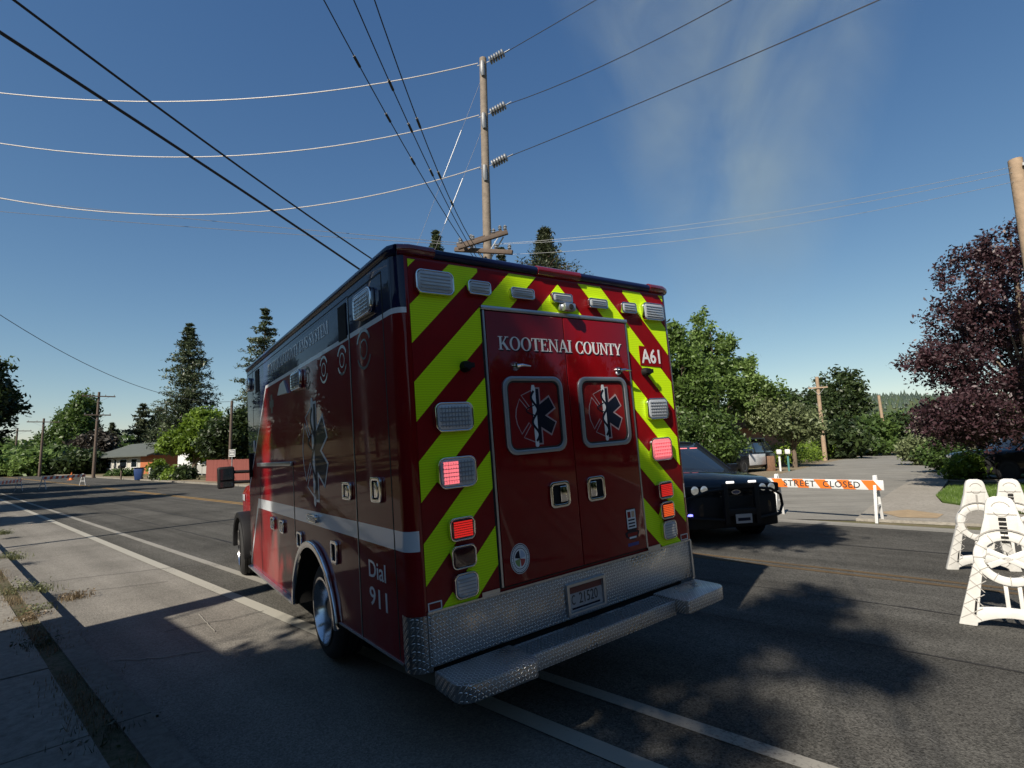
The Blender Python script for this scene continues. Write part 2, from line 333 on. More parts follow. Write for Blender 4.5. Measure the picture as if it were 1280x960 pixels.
# ------------------------------------------------------------------ material set
m_asph = asphalt('asphalt dark', (.068, .066, .060), .62, .30, .5)
m_shoulder = asphalt('asphalt shoulder', (.168, .158, .140), .34, .20, .5)
m_asphmid = asphalt('asphalt between the lines', (.080, .077, .069), .6, .28, .5)
m_side = asphalt('asphalt side street', (.195, .188, .168), .22, .18)
m_conc = ground_mat('concrete', (.20, .19, .165), (.25, .235, .205), (.155, .14, .12), .7, 14)
m_concd = ground_mat('concrete old', (.155, .145, .128), (.20, .188, .165), (.12, .11, .095), .9, 18)
m_ground = ground_mat('dry ground', (.135, .115, .075), (.18, .15, .10), (.075, .085, .032), .18, 2.5)
m_lawn = ground_mat('lawn', (.045, .085, .018), (.065, .115, .024), (.085, .10, .032), .5, 16)
m_tan = ground_mat('bare dirt', (.20, .165, .115), (.24, .20, .14), (.14, .115, .08), .5, 9)
m_white_mark = paint_mark('road paint white', (.30, .288, .25), .48)
m_white_mark2 = paint_mark('road paint white worn', (.235, .225, .20), .6)
m_yellow_mark = paint_mark('road paint yellow', (.27, .165, .06), .32)
m_yellow_worn = paint_mark('road paint yellow worn', (.10, .07, .04), .66)
m_crack = mat('crack filler', (.075, .072, .068), .8)
m_red = mat('ambulance red', (.19, .0015, .004), .5, spec=.05, coat=.62, bump=.008, bscale=3.5, coat_r=.02)
m_blue = mat('ambulance navy', (.006, .010, .045), .5, spec=.05, coat=.62, bump=.008, bscale=3.5, coat_r=.02)
def smudge(M, lo, hi, sc):
    n, l, b = nodes_of(M); tc = n.new('ShaderNodeTexCoord'); t = n.new('ShaderNodeTexNoise'); t.inputs['Scale'].default_value = sc; t.inputs['Detail'].default_value = 8; t.inputs['Roughness'].default_value = .7; l.new(tc.outputs['Object'], t.inputs['Vector'])
    q = n.new('ShaderNodeMapRange'); q.inputs[1].default_value = .42; q.inputs[2].default_value = .75; q.inputs[3].default_value = lo; q.inputs[4].default_value = hi; l.new(t.outputs[0], q.inputs[0]); l.new(q.outputs[0], b.inputs['Coat Roughness'])
def film(M, z1, k):            # road film thrown up by the wheels: patchy, thicker low down
    n, l, b = nodes_of(M); src = b.inputs['Base Color']; tc = n.new('ShaderNodeTexCoord'); t = n.new('ShaderNodeTexNoise'); t.inputs['Scale'].default_value = 2.6; t.inputs['Detail'].default_value = 9; t.inputs['Roughness'].default_value = .72; l.new(tc.outputs['Object'], t.inputs['Vector'])
    sp = n.new('ShaderNodeSeparateXYZ'); l.new(tc.outputs['Object'], sp.inputs[0]); q = n.new('ShaderNodeMapRange'); q.inputs[1].default_value = z1; q.inputs[2].default_value = .4; l.new(sp.outputs[2], q.inputs[0])
    r = n.new('ShaderNodeMapRange'); r.inputs[1].default_value = .40; r.inputs[2].default_value = .72; r.inputs[4].default_value = k; l.new(t.outputs[0], r.inputs[0])
    mu = n.new('ShaderNodeMath'); mu.operation = 'MULTIPLY'; l.new(q.outputs[0], mu.inputs[0]); l.new(r.outputs[0], mu.inputs[1])
    mx = n.new('ShaderNodeMix'); mx.data_type = 'RGBA'; l.new(mu.outputs[0], mx.inputs[0]); mx.inputs[7].default_value = (.13, .11, .09, 1)
    if src.is_linked: l.new(src.links[0].from_socket, mx.inputs[6])
    else: mx.inputs[6].default_value = src.default_value[:]
    l.new(mx.outputs[2], src)
film(m_red, 1.3, .30)
smudge(m_red, .01, .16, 1.7); smudge(m_blue, .01, .14, 1.7)
m_wline = mat('white pinstripe', (.70, .72, .74), .4, coat=.5)
m_redpanel = mat('red reflective film', (.21, .0025, .005), .5, spec=.1, coat=.25, coat_r=.25, var=.12)
film(m_redpanel, 1.6, .35)
def retro(name, color):
    M = mat(name, color, .5, spec=.1, coat=.2, coat_r=.25); n, l, b = nodes_of(M)
    tc = n.new('ShaderNodeTexCoord'); v = n.new('ShaderNodeTexWave'); v.bands_direction = 'Z'; v.inputs['Scale'].default_value = 22; v.inputs['Distortion'].default_value = 1.5; l.new(tc.outputs['Object'], v.inputs['Vector'])
    q = n.new('ShaderNodeMapRange'); q.inputs[3].default_value = .86; q.inputs[4].default_value = 1.04; l.new(v.outputs[0], q.inputs[0])
    s = n.new('ShaderNodeVectorMath'); s.operation = 'SCALE'; s.inputs[0].default_value = color; l.new(q.outputs[0], s.inputs['Scale']); l.new(s.outputs[0], b.inputs['Base Color']); return M
m_lime = retro('lime reflective film', (.60, .90, .008))
m_chrome = mat('chrome', (.72, .72, .74), .10, 1.)
m_alu = mat('brushed aluminium', (.50, .52, .54), .35, .9, bump=.05, bscale=80)
m_alu_ring = mat('window frame aluminium', (.34, .37, .41), .38, .75)
m_diamond = diamond_mat('diamond tread plate'); m_diamond2 = diamond_mat('diamond corner plate', .5, .2)
m_black = mat('black rubber', (.012, .012, .013), .55)
m_blackp = mat('black plastic', (.008, .008, .009), .6, spec=.25)
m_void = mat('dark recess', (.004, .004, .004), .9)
m_gap = mat('door gap', (.006, .005, .006), .7)
m_lens = mat('clear lamp lens', (.42, .45, .48), .12, coat=1, spec=.8)
m_lens2 = mat('clear lamp lens ribs', (.24, .26, .29), .12, coat=1, spec=.8)
m_lensdark = mat('dark lamp lens', (.05, .012, .014), .12, coat=1)
m_ledred = mat('lit red led', (.3, .01, .01), .3, emit=(1, .03, .025), estr=.34)
m_ledpink = mat('lit warning led', (.8, .2, .2), .3, emit=(1, .20, .23), estr=.6)
m_ledpinkd = mat('lit warning lens', (.7, .25, .27), .3, emit=(1, .14, .18), estr=.22)
m_ledorange = mat('lit amber led', (.4, .06, .01), .3, emit=(1, .13, .025), estr=.42)
m_ledwhite = mat('lit white led', (.8, .8, .8), .3, emit=(1, .95, .9), estr=1.0)
m_ledblue = mat('lit blue led', (.1, .1, .8), .3, emit=(.15, .15, 1), estr=3)
m_pane = mat('red window film', (.20, .012, .014), .4, spec=.1, coat=.8, coat_r=.03, var=.1)
m_navy = mat('emblem navy', (.007, .010, .022), .5, coat=.3, spec=.1)
m_emline = mat('emblem grey line', (.34, .25, .27), .4)
m_emwhite = mat('emblem white', (.62, .65, .68), .4, coat=.5, coat_r=.02)
m_textw = mat('lettering white', (.72, .74, .76), .4, coat=.6, coat_r=.02)
m_faint = mat('faint decal', (.05, .042, .04), .4, coat=.62, coat_r=.02)
m_redcap = mat('red marker lens', (.13, .004, .008), .2, coat=1, bump=.1, bscale=60)
m_rim = mat('polished wheel', (.62, .62, .64), .18, 1.)
m_disc = mat('wheel disc steel', (.10, .10, .105), .35, .8)
m_tire = mat('tyre rubber', (.018, .018, .018), .75, bump=.1, bscale=30)
m_plate = mat('licence plate', (.30, .30, .31), .4, var=.1, vscale=20)
m_platetop = mat('licence plate red band', (.12, .03, .03), .4)
m_glass = mat('dark car glass', (.012, .018, .024), .04, coat=1, spec=.7)
m_wood = mat('weathered pole wood', (.17, .14, .11), .85, bump=.5, bscale=12, var=.25, vscale=5)
m_woodtan = mat('tan pole wood', (.29, .21, .14), .85, bump=.5, bscale=12, var=.2, vscale=5)
m_wooddk = mat('dark pole wood', (.09, .065, .05), .85, bump=.4, bscale=12, var=.2)
m_galv = mat('galvanised steel', (.38, .39, .40), .45, .7)
m_insul = mat('grey insulator', (.16, .17, .18), .3, coat=.5)
m_wirel = mat('bright conductor', (.55, .52, .50), .45, .3)
m_wired = mat('dark cable', (.018, .018, .022), .6)
m_wireg = mat('grey cable', (.12, .12, .13), .6)
m_whitepl = mat('white barricade plastic', (.56, .555, .53), .5, bump=.1, bscale=30, var=.12, vscale=5)
m_whitedk = mat('grimy rib', (.30, .29, .27), .6)
m_orange = mat('orange reflective sheet', (.62, .15, .02), .4)
m_barred = mat('red reflective sheet', (.55, .04, .03), .4)
m_whitesh = mat('white board', (.56, .565, .56), .45, var=.05)
m_blackpaint = mat('black letters', (.03, .03, .03), .5)
m_pblack = mat('black car paint', (.006, .007, .010), .5, spec=.1, coat=.7, coat_r=.02)
m_pwhite = mat('white car door', (.55, .56, .58), .35, coat=1)
m_bark = mat('bark', (.12, .09, .065), .9, bump=.6, bscale=9, var=.25)

# ------------------------------------------------------------------ ground, roads, markings
ROADROT = Matrix((RD, RN, Vector((0, 0, 1)))).transposed().to_4x4(); ROADROT = Matrix(((RD.x, RN.x, 0, 0), (RD.y, RN.y, 0, 0), (0, 0, 1, 0), (0, 0, 0, 1)))
def road_obj(o): o.matrix_world = ROADROT; return o      # object x = along the road, y = across it (mirrored frame is fine for flat sheets)
def sheet(name, pts, z, mt, world=True, th=0):
    b = MB()
    if th: b.prism([(p[0], p[1]) for p in pts], 'z', z - th, z)
    else: b.add([(p[0], p[1], z) for p in pts], [tuple(range(len(pts)))])
    o = b.build(name, mt)
    for pl in o.data.polygons: pass
    if not th and o.data.polygons[0].normal.z < 0: o.data.flip_normals()
    return o
def strip(name, t0, t1, s0, s1, z, mt, th=0, wob=0):
    b = MB(); n = 60 if wob else 1; A = []; B = []
    for i in range(n + 1):
        t = t0 + (t1 - t0) * i / n; A.append((t, s0 + random.uniform(-wob, wob))); B.append((t, s1 + random.uniform(-wob, wob)))
    P = A + B[::-1]; v = [rs(p[0], p[1], z) for p in P]; k = len(P)
    if th:
        v2 = [rs(p[0], p[1], z - th) for p in P]
        b.add(v + v2, [tuple(range(k)), tuple(range(2*k-1, k-1, -1))] + [(i, (i+1) % k, k + (i+1) % k, k + i) for i in range(k)])
    else: b.add(v, [tuple(range(k))])
    # keep the vertices in a frame whose x runs along the road, so the material's streaks follow it
    R = Matrix.Rotation(math.atan2(RD.y, RD.x), 4, 'Z'); Ri = R.inverted(); b.v = [Ri @ q for q in b.v]
    o = b.build(name, mt); o.matrix_world = R
    if not th and o.data.polygons[0].normal.z < 0: o.data.flip_normals()
    return o
g = sheet('ground', [(-3000, -400), (3000, -400), (3000, 3000), (-3000, 3000)], -.012, m_ground); struct(g)
struct(strip('main_road', -80, 420, 3.23, 12.9, 0, m_asph)); struct(strip('bicycle_lane', -80, 420, 2.60, 3.23, -.0015, m_asphmid))
struct(strip('road_shoulder', -60, 420, .95, 2.62, -.003, m_shoulder))
for nm, s0, s1, mt in (('white_edge_line', 2.60, 2.74, m_white_mark), ('white_edge_line', 3.17, 3.29, m_white_mark2)):
    struct(strip(nm, -30, 300, s0, s1, .004, mt, wob=.004))
struct(strip('yellow_centre_line', -60, 4.6, 7.90, 8.0, .004, m_yellow_worn)); struct(strip('yellow_centre_line', 4.6, 380, 7.90, 8.0, .004, m_yellow_mark))
struct(strip('yellow_centre_line', 4.6, 380, 8.12, 8.22, .004, m_yellow_mark)); struct(strip('yellow_centre_line', -60, 4.6, 8.12, 8.22, .004, m_yellow_worn))
struct(strip('gutter', -40, 30, 12.35, 12.9, .004, m_side))
# thin dark streaks that run with the lanes
m_streak = mat('dark streak', (.022, .021, .020), .75, spec=.2)
for s_, t0_, t1_ in ((5.35, -14, 120), (10.1, -20, 140), (6.7, -9, 3.2), (4.25, 6, 40)): struct(strip('dark_streak', t0_, t1_, s_, s_ + .03, .003, m_streak, wob=.016))
# cracks in the pavement
random.seed(3)
def crack(t0, s0, t1, s1, w=.012, n=22, amp=.05, mt=None, z=.008):
    pts = []; off = 0
    for i in range(n + 1):
        k = i / n; off += random.uniform(-amp, amp) * .5; off *= .9
        p = rs(t0 + (t1 - t0) * k, s0 + (s1 - s0) * k) ; q = Vector((-(s1 - s0), (t1 - t0))).normalized() * off
        p = rs(t0 + (t1 - t0) * k + q.x, s0 + (s1 - s0) * k + q.y); pts.append((p.x, p.y))
    b = MB(); b.ribbon(pts, w, 'z', z - .002, z); struct(b.build('road_crack', mt or m_crack))
def cpx(a, c, **k):
    A = gp(*a); C = gp(*c); crack(A.dot(RD), A.dot(RN), C.dot(RD), C.dot(RN), **k)
cpx((36, 731), (245, 706), w=.010); cpx((60, 745), (210, 727), w=.008, amp=.02)
m_crackl = mat('pale crack', (.24, .23, .20), .9)
cpx((140, 826), (255, 812), w=.012, mt=m_crackl, amp=.05); cpx((205, 790), (330, 765), w=.008)
cpx((0, 690), (60, 678), w=.014)
cpx((248, 768), (268, 790), w=.007, mt=m_crackl, amp=.008); cpx((985, 649), (1100, 651), w=.05, amp=.06); cpx((1105, 648), (1190, 655), w=.035, amp=.06)
# left kerb and pavement, slab by slab
kerb = bpy.data.objects.new('kerb', None); COL.objects.link(kerb); struct(kerb)
for i in range(22):
    t0 = -8 + i * 2.4; t1 = t0 + 2.388
    o = strip('kerb_stone', t0, t1, .88, 1.05, .15, m_concd, th=.18); mw = o.matrix_world.copy(); o.parent = kerb; o.matrix_world = mw
walk = bpy.data.objects.new('sidewalk', None); COL.objects.link(walk); struct(walk)
for i in range(26):
    t0 = -8 + i * 1.5; t1 = t0 + 1.486; dz = random.uniform(-.006, .006)
    o = strip('paving_slab', t0, t1, -.95, .75, .14 + dz, m_conc, th=.14); mw = o.matrix_world.copy(); o.parent = walk; o.matrix_world = mw
m_verge = ground_mat('weedy soil', (.085, .072, .05), (.14, .118, .085), (.045, .055, .025), 1.2, 20)
struct(strip('dirt_verge', -8, 60, .75, .88, .135, m_verge, th=.13)); struct(strip('dirt_verge', -8, 60, -3.2, -.95, .12, m_ground, th=.13))
for i in range(6):
    pass
# far side: kerb, pavement, dirt strip to the left of the side street
struct(strip('far_kerb', 13, 160, 12.9, 13.08, .11, m_conc, th=.13)); struct(strip('far_sidewalk', 13, 160, 13.08, 14.6, .10, m_tan, th=.12))
# side street from pixels of its edges on the ground
P = [gp(*q) for q in [(1070, 651), (1088, 636), (1118, 614), (1136, 604), (1174, 583.5), (1166, 571), (1140, 566), (1092, 566.5), (1040, 577), (985, 590), (955, 598), (930, 612), (880, 640), (860, 646)]]
struct(sheet('side_street', [(p.x, p.y) for p in P], .006, m_side))
P = [gp(*q) for q in [(1070, 651), (1088, 636), (1118, 614), (1136, 604), (1174, 583.5), (1200, 583), (1187, 600), (1170, 622), (1178, 631), (1290, 648), (1290, 661), (1190, 656.5)]]
m_concl = ground_mat('pale concrete', (.25, .232, .20), (.30, .28, .245), (.19, .175, .15), .7, 14)
struct(sheet('corner_sidewalk', [(p.x, p.y) for p in P], .05, m_concl, th=.055))
P = [gp(*q) for q in [(1100, 643), (1135, 640), (1180, 646), (1172, 651), (1125, 650)]]
struct(sheet('tactile_patch', [(p.x, p.y) for p in P], .056, mat('worn tan paving', (.28, .205, .12), .9, var=.2, vscale=6)))
P = [gp(*q) for q in [(1170, 622), (1187, 610), (1300, 607), (1420, 612), (1420, 650), (1290, 643), (1205, 634), (1178, 630)]]
lawnpoly = [(p.x, p.y) for p in P]
struct(sheet('lawn', lawnpoly, .07, m_lawn, th=.07))
P = [gp(*q) for q in [(1183, 601), (1200, 586), (1300, 587), (1420, 590), (1420, 609), (1290, 604)]]
struct(sheet('driveway', [(p.x, p.y) for p in P], .045, m_concl, th=.05))
P = [gp(*q) for q in [(955, 598), (985, 590), (1040, 577), (1092, 566.5), (1020, 566), (950, 575), (900, 590)]]
struct(sheet('gravel_verge', [(p.x, p.y) for p in P], .003, m_tan))
# grass blades on the lawn
def inpoly(x, y, poly):
    c = False; n = len(poly)
    for i in range(n):
        x1, y1 = poly[i]; x2, y2 = poly[(i+1) % n]
        if (y1 > y) != (y2 > y) and x < (x2-x1)*(y-y1)/(y2-y1)+x1: c = not c
    return c
m_blade = leaf_mat('grass blades', (.05, .10, .015), (.14, .22, .04), .3, 1.)
def blades(name, pts, h, w, mt, parent=None):
    pts = np.array(pts); n = len(pts); a = RNG.uniform(0, 2*PI, n); hh = h * RNG.uniform(.5, 1.2, n); lean = RNG.uniform(0, .5, n) * hh; b = RNG.uniform(0, 2*PI, n)
    d = np.stack([np.cos(a), np.sin(a), 0*a], 1) * w; tp = pts + np.stack([np.cos(b)*lean, np.sin(b)*lean, hh], 1)
    V = np.stack([pts - d, pts + d, tp], 1).reshape(-1, 3); return raw(name, V, np.arange(3*n).reshape(-1, 3), mt, parent)
pp = []
xs = [q[0] for q in lawnpoly]; ys = [q[1] for q in lawnpoly]
while len(pp) < 26000:
    x = random.uniform(min(xs), max(xs)); y = random.uniform(min(ys), max(ys))
    if inpoly(x, y, lawnpoly): pp.append((x, y, .068))
o = blades('lawn_grass', pp, .07, .006, m_blade); tag(o, 'mown green grass of the corner lawn behind the white barricades', 'grass', kind='stuff')

# ------------------------------------------------------------------ ambulance
AX = Vector((.81088, .58294, .05139)); AY = Vector((-.58323, .81224, -.01091)); AZ = Vector((-.0481, -.02112, .99862))
amb = thing('ambulance', 'red and navy ambulance with lime chevrons on its back, parked in the road', 'ambulance')
Mw = Matrix((AX, AY, AZ)).transposed().to_4x4(); Mw.translation = (-.53737, 3.0009, .0373); amb.matrix_world = Mw
BW, BL, BT = 2.50, 4.80, 2.865
def halfcut(bm, co, no): bmesh.ops.bisect_plane(bm, geom=bm.verts[:] + bm.edges[:] + bm.faces[:], plane_co=co, plane_no=no, dist=1e-5)
L1a, L1b = Vector((0, 3.66, 2.47)), Vector((0, 4.84, 1.30)); L2a, L2b = Vector((0, 4.23, 1.206)), Vector((0, 4.83, .40))
def pdir(a, b): d = (b - a).normalized(); return Vector((0, d.z, -d.y)) * -1      # plane normal pointing to the front and up
N1 = pdir(L1a, L1b); N2 = pdir(L2a, L2b)
if N1.y < 0: N1 = -N1
if N2.y < 0: N2 = -N2
def livery(o):
    me = o.data; bm = bmesh.new(); bm.from_mesh(me)
    for z in (1.094, 1.206, 2.452, 2.485): halfcut(bm, (0, 0, z), (0, 0, 1))
    halfcut(bm, L1a, N1); halfcut(bm, L1a - N1 * .03, N1); halfcut(bm, L2a, N2); halfcut(bm, L2a - N2 * .05, N2)
    bmesh.ops.triangulate(bm, faces=[f for f in bm.faces if len(f.verts) > 4])
    for f in bm.faces:
        c = f.calc_center_median(); n = f.normal; k = 0
        d1 = (c - L1a).dot(N1); d2 = (c - L2a).dot(N2)
        if c.z > 2.485: k = 1
        elif c.z > 2.452: k = 1 if d1 > 0 else 2
        else:
            if d1 > 0 and c.z > 1.206: k = 1
            elif d1 > -.03 and c.z > 1.25: k = 2
            if c.z < 1.206 and -.05 < d2 < 0: k = 3
            if 1.094 < c.z < 1.206 and d2 < 0: k = 3
        if n.y < -.97 and c.y < .02: k = 0
        f.material_index = k
    bm.to_mesh(me); bm.free()
    for q in (m_blue, m_wline, mat('white side stripe', (.62, .66, .70), .35, coat=1, coat_r=.05)): me.materials.append(q)
# body: side outline with the wheel arch cut through, extruded across
ac, ar = (1.93, .30), .615
prof = [(0, .47), (1.27, .44)] + [(ac[0] + ar*math.cos(math.radians(a)), ac[1] + ar*math.sin(math.radians(a))) for a in np.linspace(167, 3, 20)][::-1][0:0]
arch = [(ac[0] - ar*math.cos(a), ac[1] + ar*math.sin(a)) for a in np.linspace(math.radians(13), math.radians(180-2), 20)]
prof = [(0, .47), (arch[0][0], .44)] + arch[0:] + [(4.80, .34), (4.80, BT), (0, BT)]
b = MB(); b.prism(prof, 'x', 0, BW)
body = b.build('module_body', m_red, amb)
bm = bmesh.new(); bm.from_mesh(body.data)
def isv(e): return all(v.co.y < 1e-4 for v in e.verts) and abs(e.verts[0].co.x - e.verts[1].co.x) < 1e-4
ed = [e for e in bm.edges if isv(e)]
bmesh.ops.bevel(bm, geom=ed, offset=.085, segments=8, profile=.5, affect='EDGES')
ed = [e for e in bm.edges if len(e.link_faces) == 2 and all(v.co.z > BT - 1e-3 for v in e.verts) and e.calc_face_angle(0) > .8]
bmesh.ops.bevel(bm, geom=ed, offset=.05, segments=4, profile=.5, affect='EDGES')
bm.to_mesh(body.data); bm.free(); livery(body)
body.data.polygons.foreach_set('use_smooth', [True]*len(body.data.polygons)); body.data.set_sharp_from_angle(angle=math.radians(32))
# rounded roof rails
def rail(name, pts, r, mt): b = MB(); b.tube(pts, r, 12); return b.build(name, mt, amb, smooth=True)
rail('roof_rail', [(.26, -.0, 2.826), (1.06, -.0, 2.826)], .031, m_blue); rail('roof_rail', [(1.46, -.0, 2.83), (2.24, -.0, 2.826)], .031, m_blue)
rail('roof_rail', [(.01, .12, 2.835), (.01, 4.78, 2.835)], .032, m_blue); rail('roof_rail', [(2.49, .12, 2.835), (2.49, 4.78, 2.835)], .032, m_blue)
rail('marker_cover', [(1.06, -.003, 2.828), (1.46, -.003, 2.828)], .035, m_redcap)
for sx in (0, 1):
    q = [(.26, -.004, 2.832), (.10, -.004, 2.832), (.035, .02, 2.832)]
    if sx: q = [(BW - p[0], p[1], p[2]) for p in q]
    rail('marker_cover', q, .034, m_redcap)
    q = [(.035, .02, 2.83), (.012, .06, 2.83), (.01, .12, 2.83)]
    if sx: q = [(BW - p[0], p[1], p[2]) for p in q]
    rail('roof_rail', q, .036, m_blue)
# rear chevrons: red film panels with lime bands clipped to them
def clip(poly, a, b_, c):       # keep a*x+b*y>=c
    out = []
    for i in range(len(poly)):
        p, q = poly[i], poly[(i+1) % len(poly)]; dp = a*p[0]+b_*p[1]-c; dq = a*q[0]+b_*q[1]-c
        if dp >= 0: out.append(p)
        if (dp >= 0) != (dq >= 0): k = dp/(dp-dq); out.append((p[0]+(q[0]-p[0])*k, p[1]+(q[1]-p[1])*k))
    return out
zones = [(.089, .572, .762, 2.777), (.572, 1.928, 2.532, 2.777), (1.928, 2.411, .762, 2.777)]
for x0, x1, z0, z1 in zones:
    MB().prism([(x0, z0), (x1, z0), (x1, z1), (x0, z1)], 'y', -.003, .002).build('reflective_panel', m_redpanel, amb)
def bands(x0, x1, z0, z1, mir):
    for k in range(-9, 3):
        c0 = 2.182 + k*.4565; c1 = c0 + .229
        poly = [(x0, z0), (x1, z0), (x1, z1), (x0, z1)]
        if mir: poly = clip(clip(poly, 1, 1, c0 + 2.5), -1, -1, -(c1 + 2.5))
        else: poly = clip(clip(poly, -1, 1, c0), 1, -1, -c1)
        if len(poly) >= 3:
            A = 0
            for i in range(len(poly)): p, q = poly[i], poly[(i+1) % len(poly)]; A += p[0]*q[1]-q[0]*p[1]
            if abs(A) > .001: MB().prism(poly, 'y', -.0055, -.003).build('chevron_band', m_lime, amb)
bands(.089, .572, .762, 2.777, False); bands(.572, 1.25, 2.532, 2.777, False); bands(1.25, 1.928, 2.532, 2.777, True); bands(1.928, 2.411, .762, 2.777, True)
# door frame
f = MB(); f.box(.572, 1.928, -.022, -.004, 2.508, 2.536); f.build('door_top_trim', m_alu, amb, bev=.004)
for x in (.583, 1.905): MB().box(x, x + .014, -.014, .001, .79, 2.506).build('door_side_trim', m_alu, amb)
MB().box(.572, 1.928, -.002, .001, .779, 2.53).build('door_gap', m_gap, amb)
def handle_rear(par, cx, flip):
    h = MB(); h.ring(rrect(cx, 1.285, .172, .17, .035), rrect(cx, 1.285, .125, .125, .02), 'y', -.034, -.018)
    h = h.build('door_handle', m_chrome, par, bev=.004)
    MB().prism(rrect(cx, 1.285, .126, .126, .02), 'y', -.021, -.0185).build('handle_recess', m_void, None).parent = par
    x0, x1 = (cx, cx + .058) if not flip else (cx - .058, cx)
    MB().box(x0, x1, -.036, -.022, 1.232, 1.338).build('handle_paddle', m_chrome, None, bev=.006).parent = par
def emblem(cx, cz, s, M, par, faint=1.):
    w = MB(); nb = MB(); st = MB(); sn = MB()
    def arm(mb, ang, r0, r1, hw, d0, d1):
        a = math.radians(ang); ux, uy = math.cos(a), math.sin(a); q = [(r0, -hw), (r1, -hw), (r1, hw), (r0, hw)]
        mb.prism([((x*ux - y*uy)*s, (x*uy + y*ux)*s) for x, y in q], 'z', d0, d1)
    arm(w, 30, .12, .93, .27, 0, .0010); arm(w, -30, .12, .93, .27, 0, .0011); w.prism([(0, -.97*s), (.28*s, -.97*s), (.28*s, .97*s), (0, .97*s)], 'z', 0, .0012)
    arm(nb, 30, .15, .88, .215, .0013, .0020); arm(nb, -30, .15, .88, .215, .0013, .0021); nb.prism([(0, -.92*s), (.225*s, -.92*s), (.225*s, .92*s), (0, .92*s)], 'z', .0013, .0022)
    P = [(0, .90), (-.52, .70), (-.2, .30), (-.27, .22), (-.60, .58), (-.76, .25), (-.80, 0), (-.76, -.25), (-.60, -.58), (-.27, -.22), (-.2, -.30), (-.52, -.70), (0, -.90)]
    w.ribbon([(x*s, y*s) for x, y in P], .035*s, 'z', 0, .0012)
    st.prism([(x*s, y*s) for x, y in [(-.075, -1.0), (0, -1.07), (.075, -1.0), (.085, .93), (.05, 1.05), (-.05, 1.05), (-.085, .93)]], 'z', .0023, .0032)
    sn.ribbon([((.12*math.sin(y*7.5))*s, y*s) for y in np.linspace(-.85, .85, 40)], .085*s, 'z', .0033, .0040)
    sn.ribbon([((-.02 + .35*t_)*s if False else (-.02 - .34*math.sin(t_*PI))*s, (.02 + .34*t_)*s) for t_ in np.linspace(0, 1, 12)], .04*s, 'z', .0033, .0038)
    TT = Matrix.Translation(Vector()) @ M
    for mb, nm, mt in ((w, 'emblem_outline', m_emline if faint < 1 else m_emwhite), (nb, 'emblem_star', m_navy), (st, 'emblem_staff', m_emwhite), (sn, 'emblem_snake', m_navy)):
        mb.v = [TT @ v for v in mb.v]; mb.build(nm, mt, par)
for cx0, cx1, wx, hx, fl, ex in ((.601, 1.2555, .937, 1.088, False, .935), (1.2605, 1.900, 1.588, 1.423, True, 1.585)):
    d = MB(); d.box(cx0, cx1, -.018, -.001, .79, 2.503); door = d.build('rear_door', m_red, amb, bev=.006, bseg=3)
    wf = MB(); wf.ring(rrect(wx, 1.824, .502, .508, .075), rrect(wx, 1.824, .438, .448, .055), 'y', -.034, -.016)
    wf = wf.build('window_frame', m_alu_ring, door, bev=.005)
    wg = MB(); wg.ring(rrect(wx, 1.824, .440, .450, .055), rrect(wx, 1.824, .416, .426, .045), 'y', -.027, -.016); wg.build('window_gasket', m_black, door)
    MB().prism(rrect(wx, 1.824, .43, .44, .05), 'y', -.0205, -.018).build('window_pane', m_pane, door)
    emblem(0, 0, .196, T(REAR, ex, -.0208, 1.815), door, .5)
    handle_rear(door, hx, fl)
serif('lettering', 'KOOTENAI', .635, .088, T(REAR, 1.002, -.0185, 2.296), m_textw, amb, mt2=m_navy, off=(.006, -.008))
serif('lettering', 'COUNTY', .475, .088, T(REAR, 1.592, -.0185, 2.292), m_textw, amb, mt2=m_navy, off=(.006, -.008))
# hold-open latches
for cx, cz, fl in ((.80, 2.142, 1), (1.765, 2.126, 1), (.43, 2.137, 0), (2.09, 2.122, 0)):
    h = MB(); h.lathe([(-.045, .02), (-.02, .034), (0, .036)] if fl else [(-.06, .024), (-.03, .034), (0, .036)], 'y', 14, (cx, -.012 if fl else -.003, cz))
    if fl: h.tube([(cx, -.05, cz), (cx + .03, -.065, cz + .005), (cx + .095, -.07, cz - .002)], [.013, .010, .004], 8)
    else: h.box(cx - .038, cx + .038, -.066, -.05, cz - .012, cz + .018)
    h.build('door_latch', m_chrome if fl else m_blackp, amb, smooth=True)
